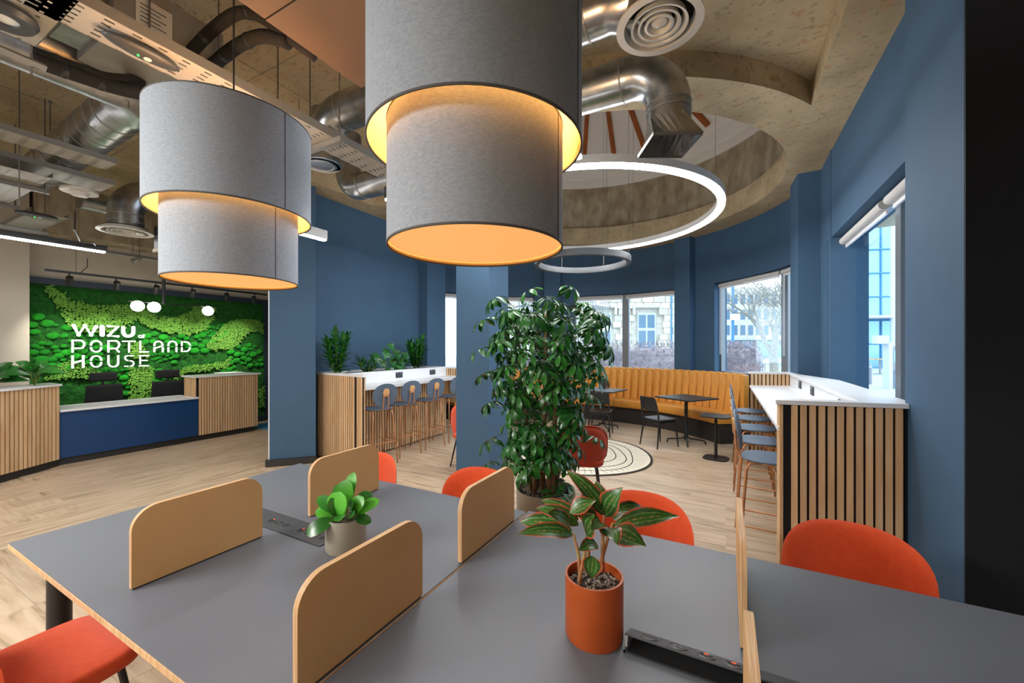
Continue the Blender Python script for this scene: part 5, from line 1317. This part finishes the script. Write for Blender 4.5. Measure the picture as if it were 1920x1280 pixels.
# street: tree, lamp post, far building, glass building
def tree(label, c, seed, h=9):
    r = random.Random(seed); t = thing('bare_tree', label, 'tree', c, 0, 'bare winter trees'); tr = MB(); br = MB()
    def grow(p, d, L, rad, dep):
        e = p+d*L; m_ = p+d*L*.5+Vector((r.uniform(-.06, .06)*L, r.uniform(-.06, .06)*L, 0))
        (tr if dep < 2 else br).tube([p, m_, e], [rad, rad*.85, rad*.7], 7 if dep < 2 else 4, False)
        if dep >= 6: return
        for k in range(3 if dep < 5 else 2):
            ax = Vector((r.uniform(-1, 1), r.uniform(-1, 1), r.uniform(-.3, .5))).normalized(); nd = (d+ax*.75).normalized(); grow(e if k else m_, nd, L*r.uniform(.62, .8), rad*.6, dep+1)
    grow(Vector((0, 0, 0)), Vector((.03, 0, 1)), h*.30, .22, 0)
    tr.obj('trunk', M['treebark'], t); tag(br.obj('branches', M['treebark'], t), kind='stuff')
tv = at_t(1452, 650, 20); tree('bare winter tree spreading over the path outside the bay window', (tv.x, tv.y, -.12), 3, 9)
tv = at_t(1485, 650, 27); tree('slender bare tree farther down the street', (tv.x, tv.y, -.12), 8, 8)
lv = at_t(1374, 650, 22); t = thing('lamp_post', 'dark lamp post with a white sign panel outside the bay', 'lamp post', (lv.x, lv.y, -.12))
MB().tube([(0, 0, 0), (0, 0, 5.2)], .07, 10).obj('post', M['gb_frame'], t); MB().box((.12, -.08, 3.4), (.5, .04, .33), YAW).obj('sign_panel', M['signw'], t); MB().box((0, 0, 5.2), (.3, .12, .08)).obj('lamp_head', M['gb_frame'], t)
fv = at_t(1400, 650, 62); t = thing('office_building', 'pale office block with rows of small windows far down the street', 'building', (fv.x, fv.y, -.12), YAW)
MB().bb(-16, 14, 0, 8, 0, 11).obj('wall', M['stone'], t)
wm_ = MB().bb(-.35, .35, -.06, 0, 0, 1.5).mesh('window', M['dglass'])
for j in range(3):
    for i in range(24): inst('window', wm_, t, (-15+i*1.2, 0, 3.6+j*2.4))
for i in range(9): MB().bb(-15+i*3.3, -12.4+i*3.3, -.1, 0, .3, 2.6).obj('shopfront', M['bglass'], t)
MB().bb(-16, 14, -1.2, 0, 2.8, 3.1).obj('canopy', M['winwhite'], t)
gv = at_t(1650, 650, 34); t = thing('glass_building', 'blue glass curtain-wall building outside the right window', 'building', (gv.x, gv.y, -.12), YAW-R(12))
MB().bb(-4.2, 16, .1, 8, 0, 16).obj('core', M['gb_frame'], t)
pn = MB().bb(-.61, .61, 0, .08, -.95, .95).mesh('pane', M['bglass']); k = 0
for j in range(8):
    for i in range(14): inst('pane', pn, t, (-3.2+i*1.3, -.0, 1.0+j*2.0))
for j in range(9): MB().bb(-4.2, 16, -.12, .02, j*2.0-.04, j*2.0+.06).obj('transom', M['gb_frame'], t)
for i in range(15): MB().bb(-3.9+i*1.3, -3.8+i*1.3, -.1, .02, 0, 16).obj('mullion', M['gb_frame'], t)
MB().bb(-4.2, 16, -2.2, 0, 4.1, 4.3).obj('canopy', M['winwhite'], t)
MB().tube([(-.2, -2, 0), (-.2, -2, 12)], .25, 10).obj('column', M['winwhite'], t)
v = at_t(1672, 650, 17); t = thing('ticket_machine', 'white ticket machine on the paving outside the right window', 'ticket machine', (v.x, v.y, -.12), YAW)
MB().bb(-.25, -.1, -.15, .15, 0, 1.95).obj('side_post', M['winwhite'], t); MB().bb(-.1, .28, -.15, .15, 0, 1.8).obj('cabinet', M['frame'], t); MB().bb(-.06, .24, -.16, -.15, 1.1, 1.6).obj('screen', M['bglass'], t); MB().bb(-.06, .24, -.16, -.15, .1, .8).obj('panel', M['dglass'], t); MB().bb(-.75, -.2, -.1, .1, 1.9, 2.25).obj('hood', M['winwhite'], t)
for px, tt, l in ((1630, 19, 'short grey bollard left of the ticket machine'), (1422, 20, 'dark bollard beside the rounded hedge')):
    v = at_t(px, 650, tt); t = thing('bollard', l, 'bollard', (v.x, v.y, -.12)); MB().lathe([(0, 0), (.1, 0), (.09, .9), (.05, .98), (0, .98)], 14).obj('post', M['frame'], t)
    MB().lathe([(.1, .8), (.102, .8), (.1, .86)], 14).obj('band', M['winwhite'], t)
for px, l in ((1618, 'outdoor picnic table with amber top, left'), (1650, 'outdoor picnic table with amber top, right')):
    v = at_t(px, 650, 26); t = thing('picnic_table', l+' of the two outside', 'table', (v.x, v.y, -.12), YAW)
    MB().bb(-.45, .45, -.35, .35, .95, 1.0).obj('tabletop', M['amber'], t); MB().bb(-.04, .04, -.04, .04, 0, .95).bb(-.3, .3, -.2, .2, 0, .04).obj('pedestal', M['frame'], t)
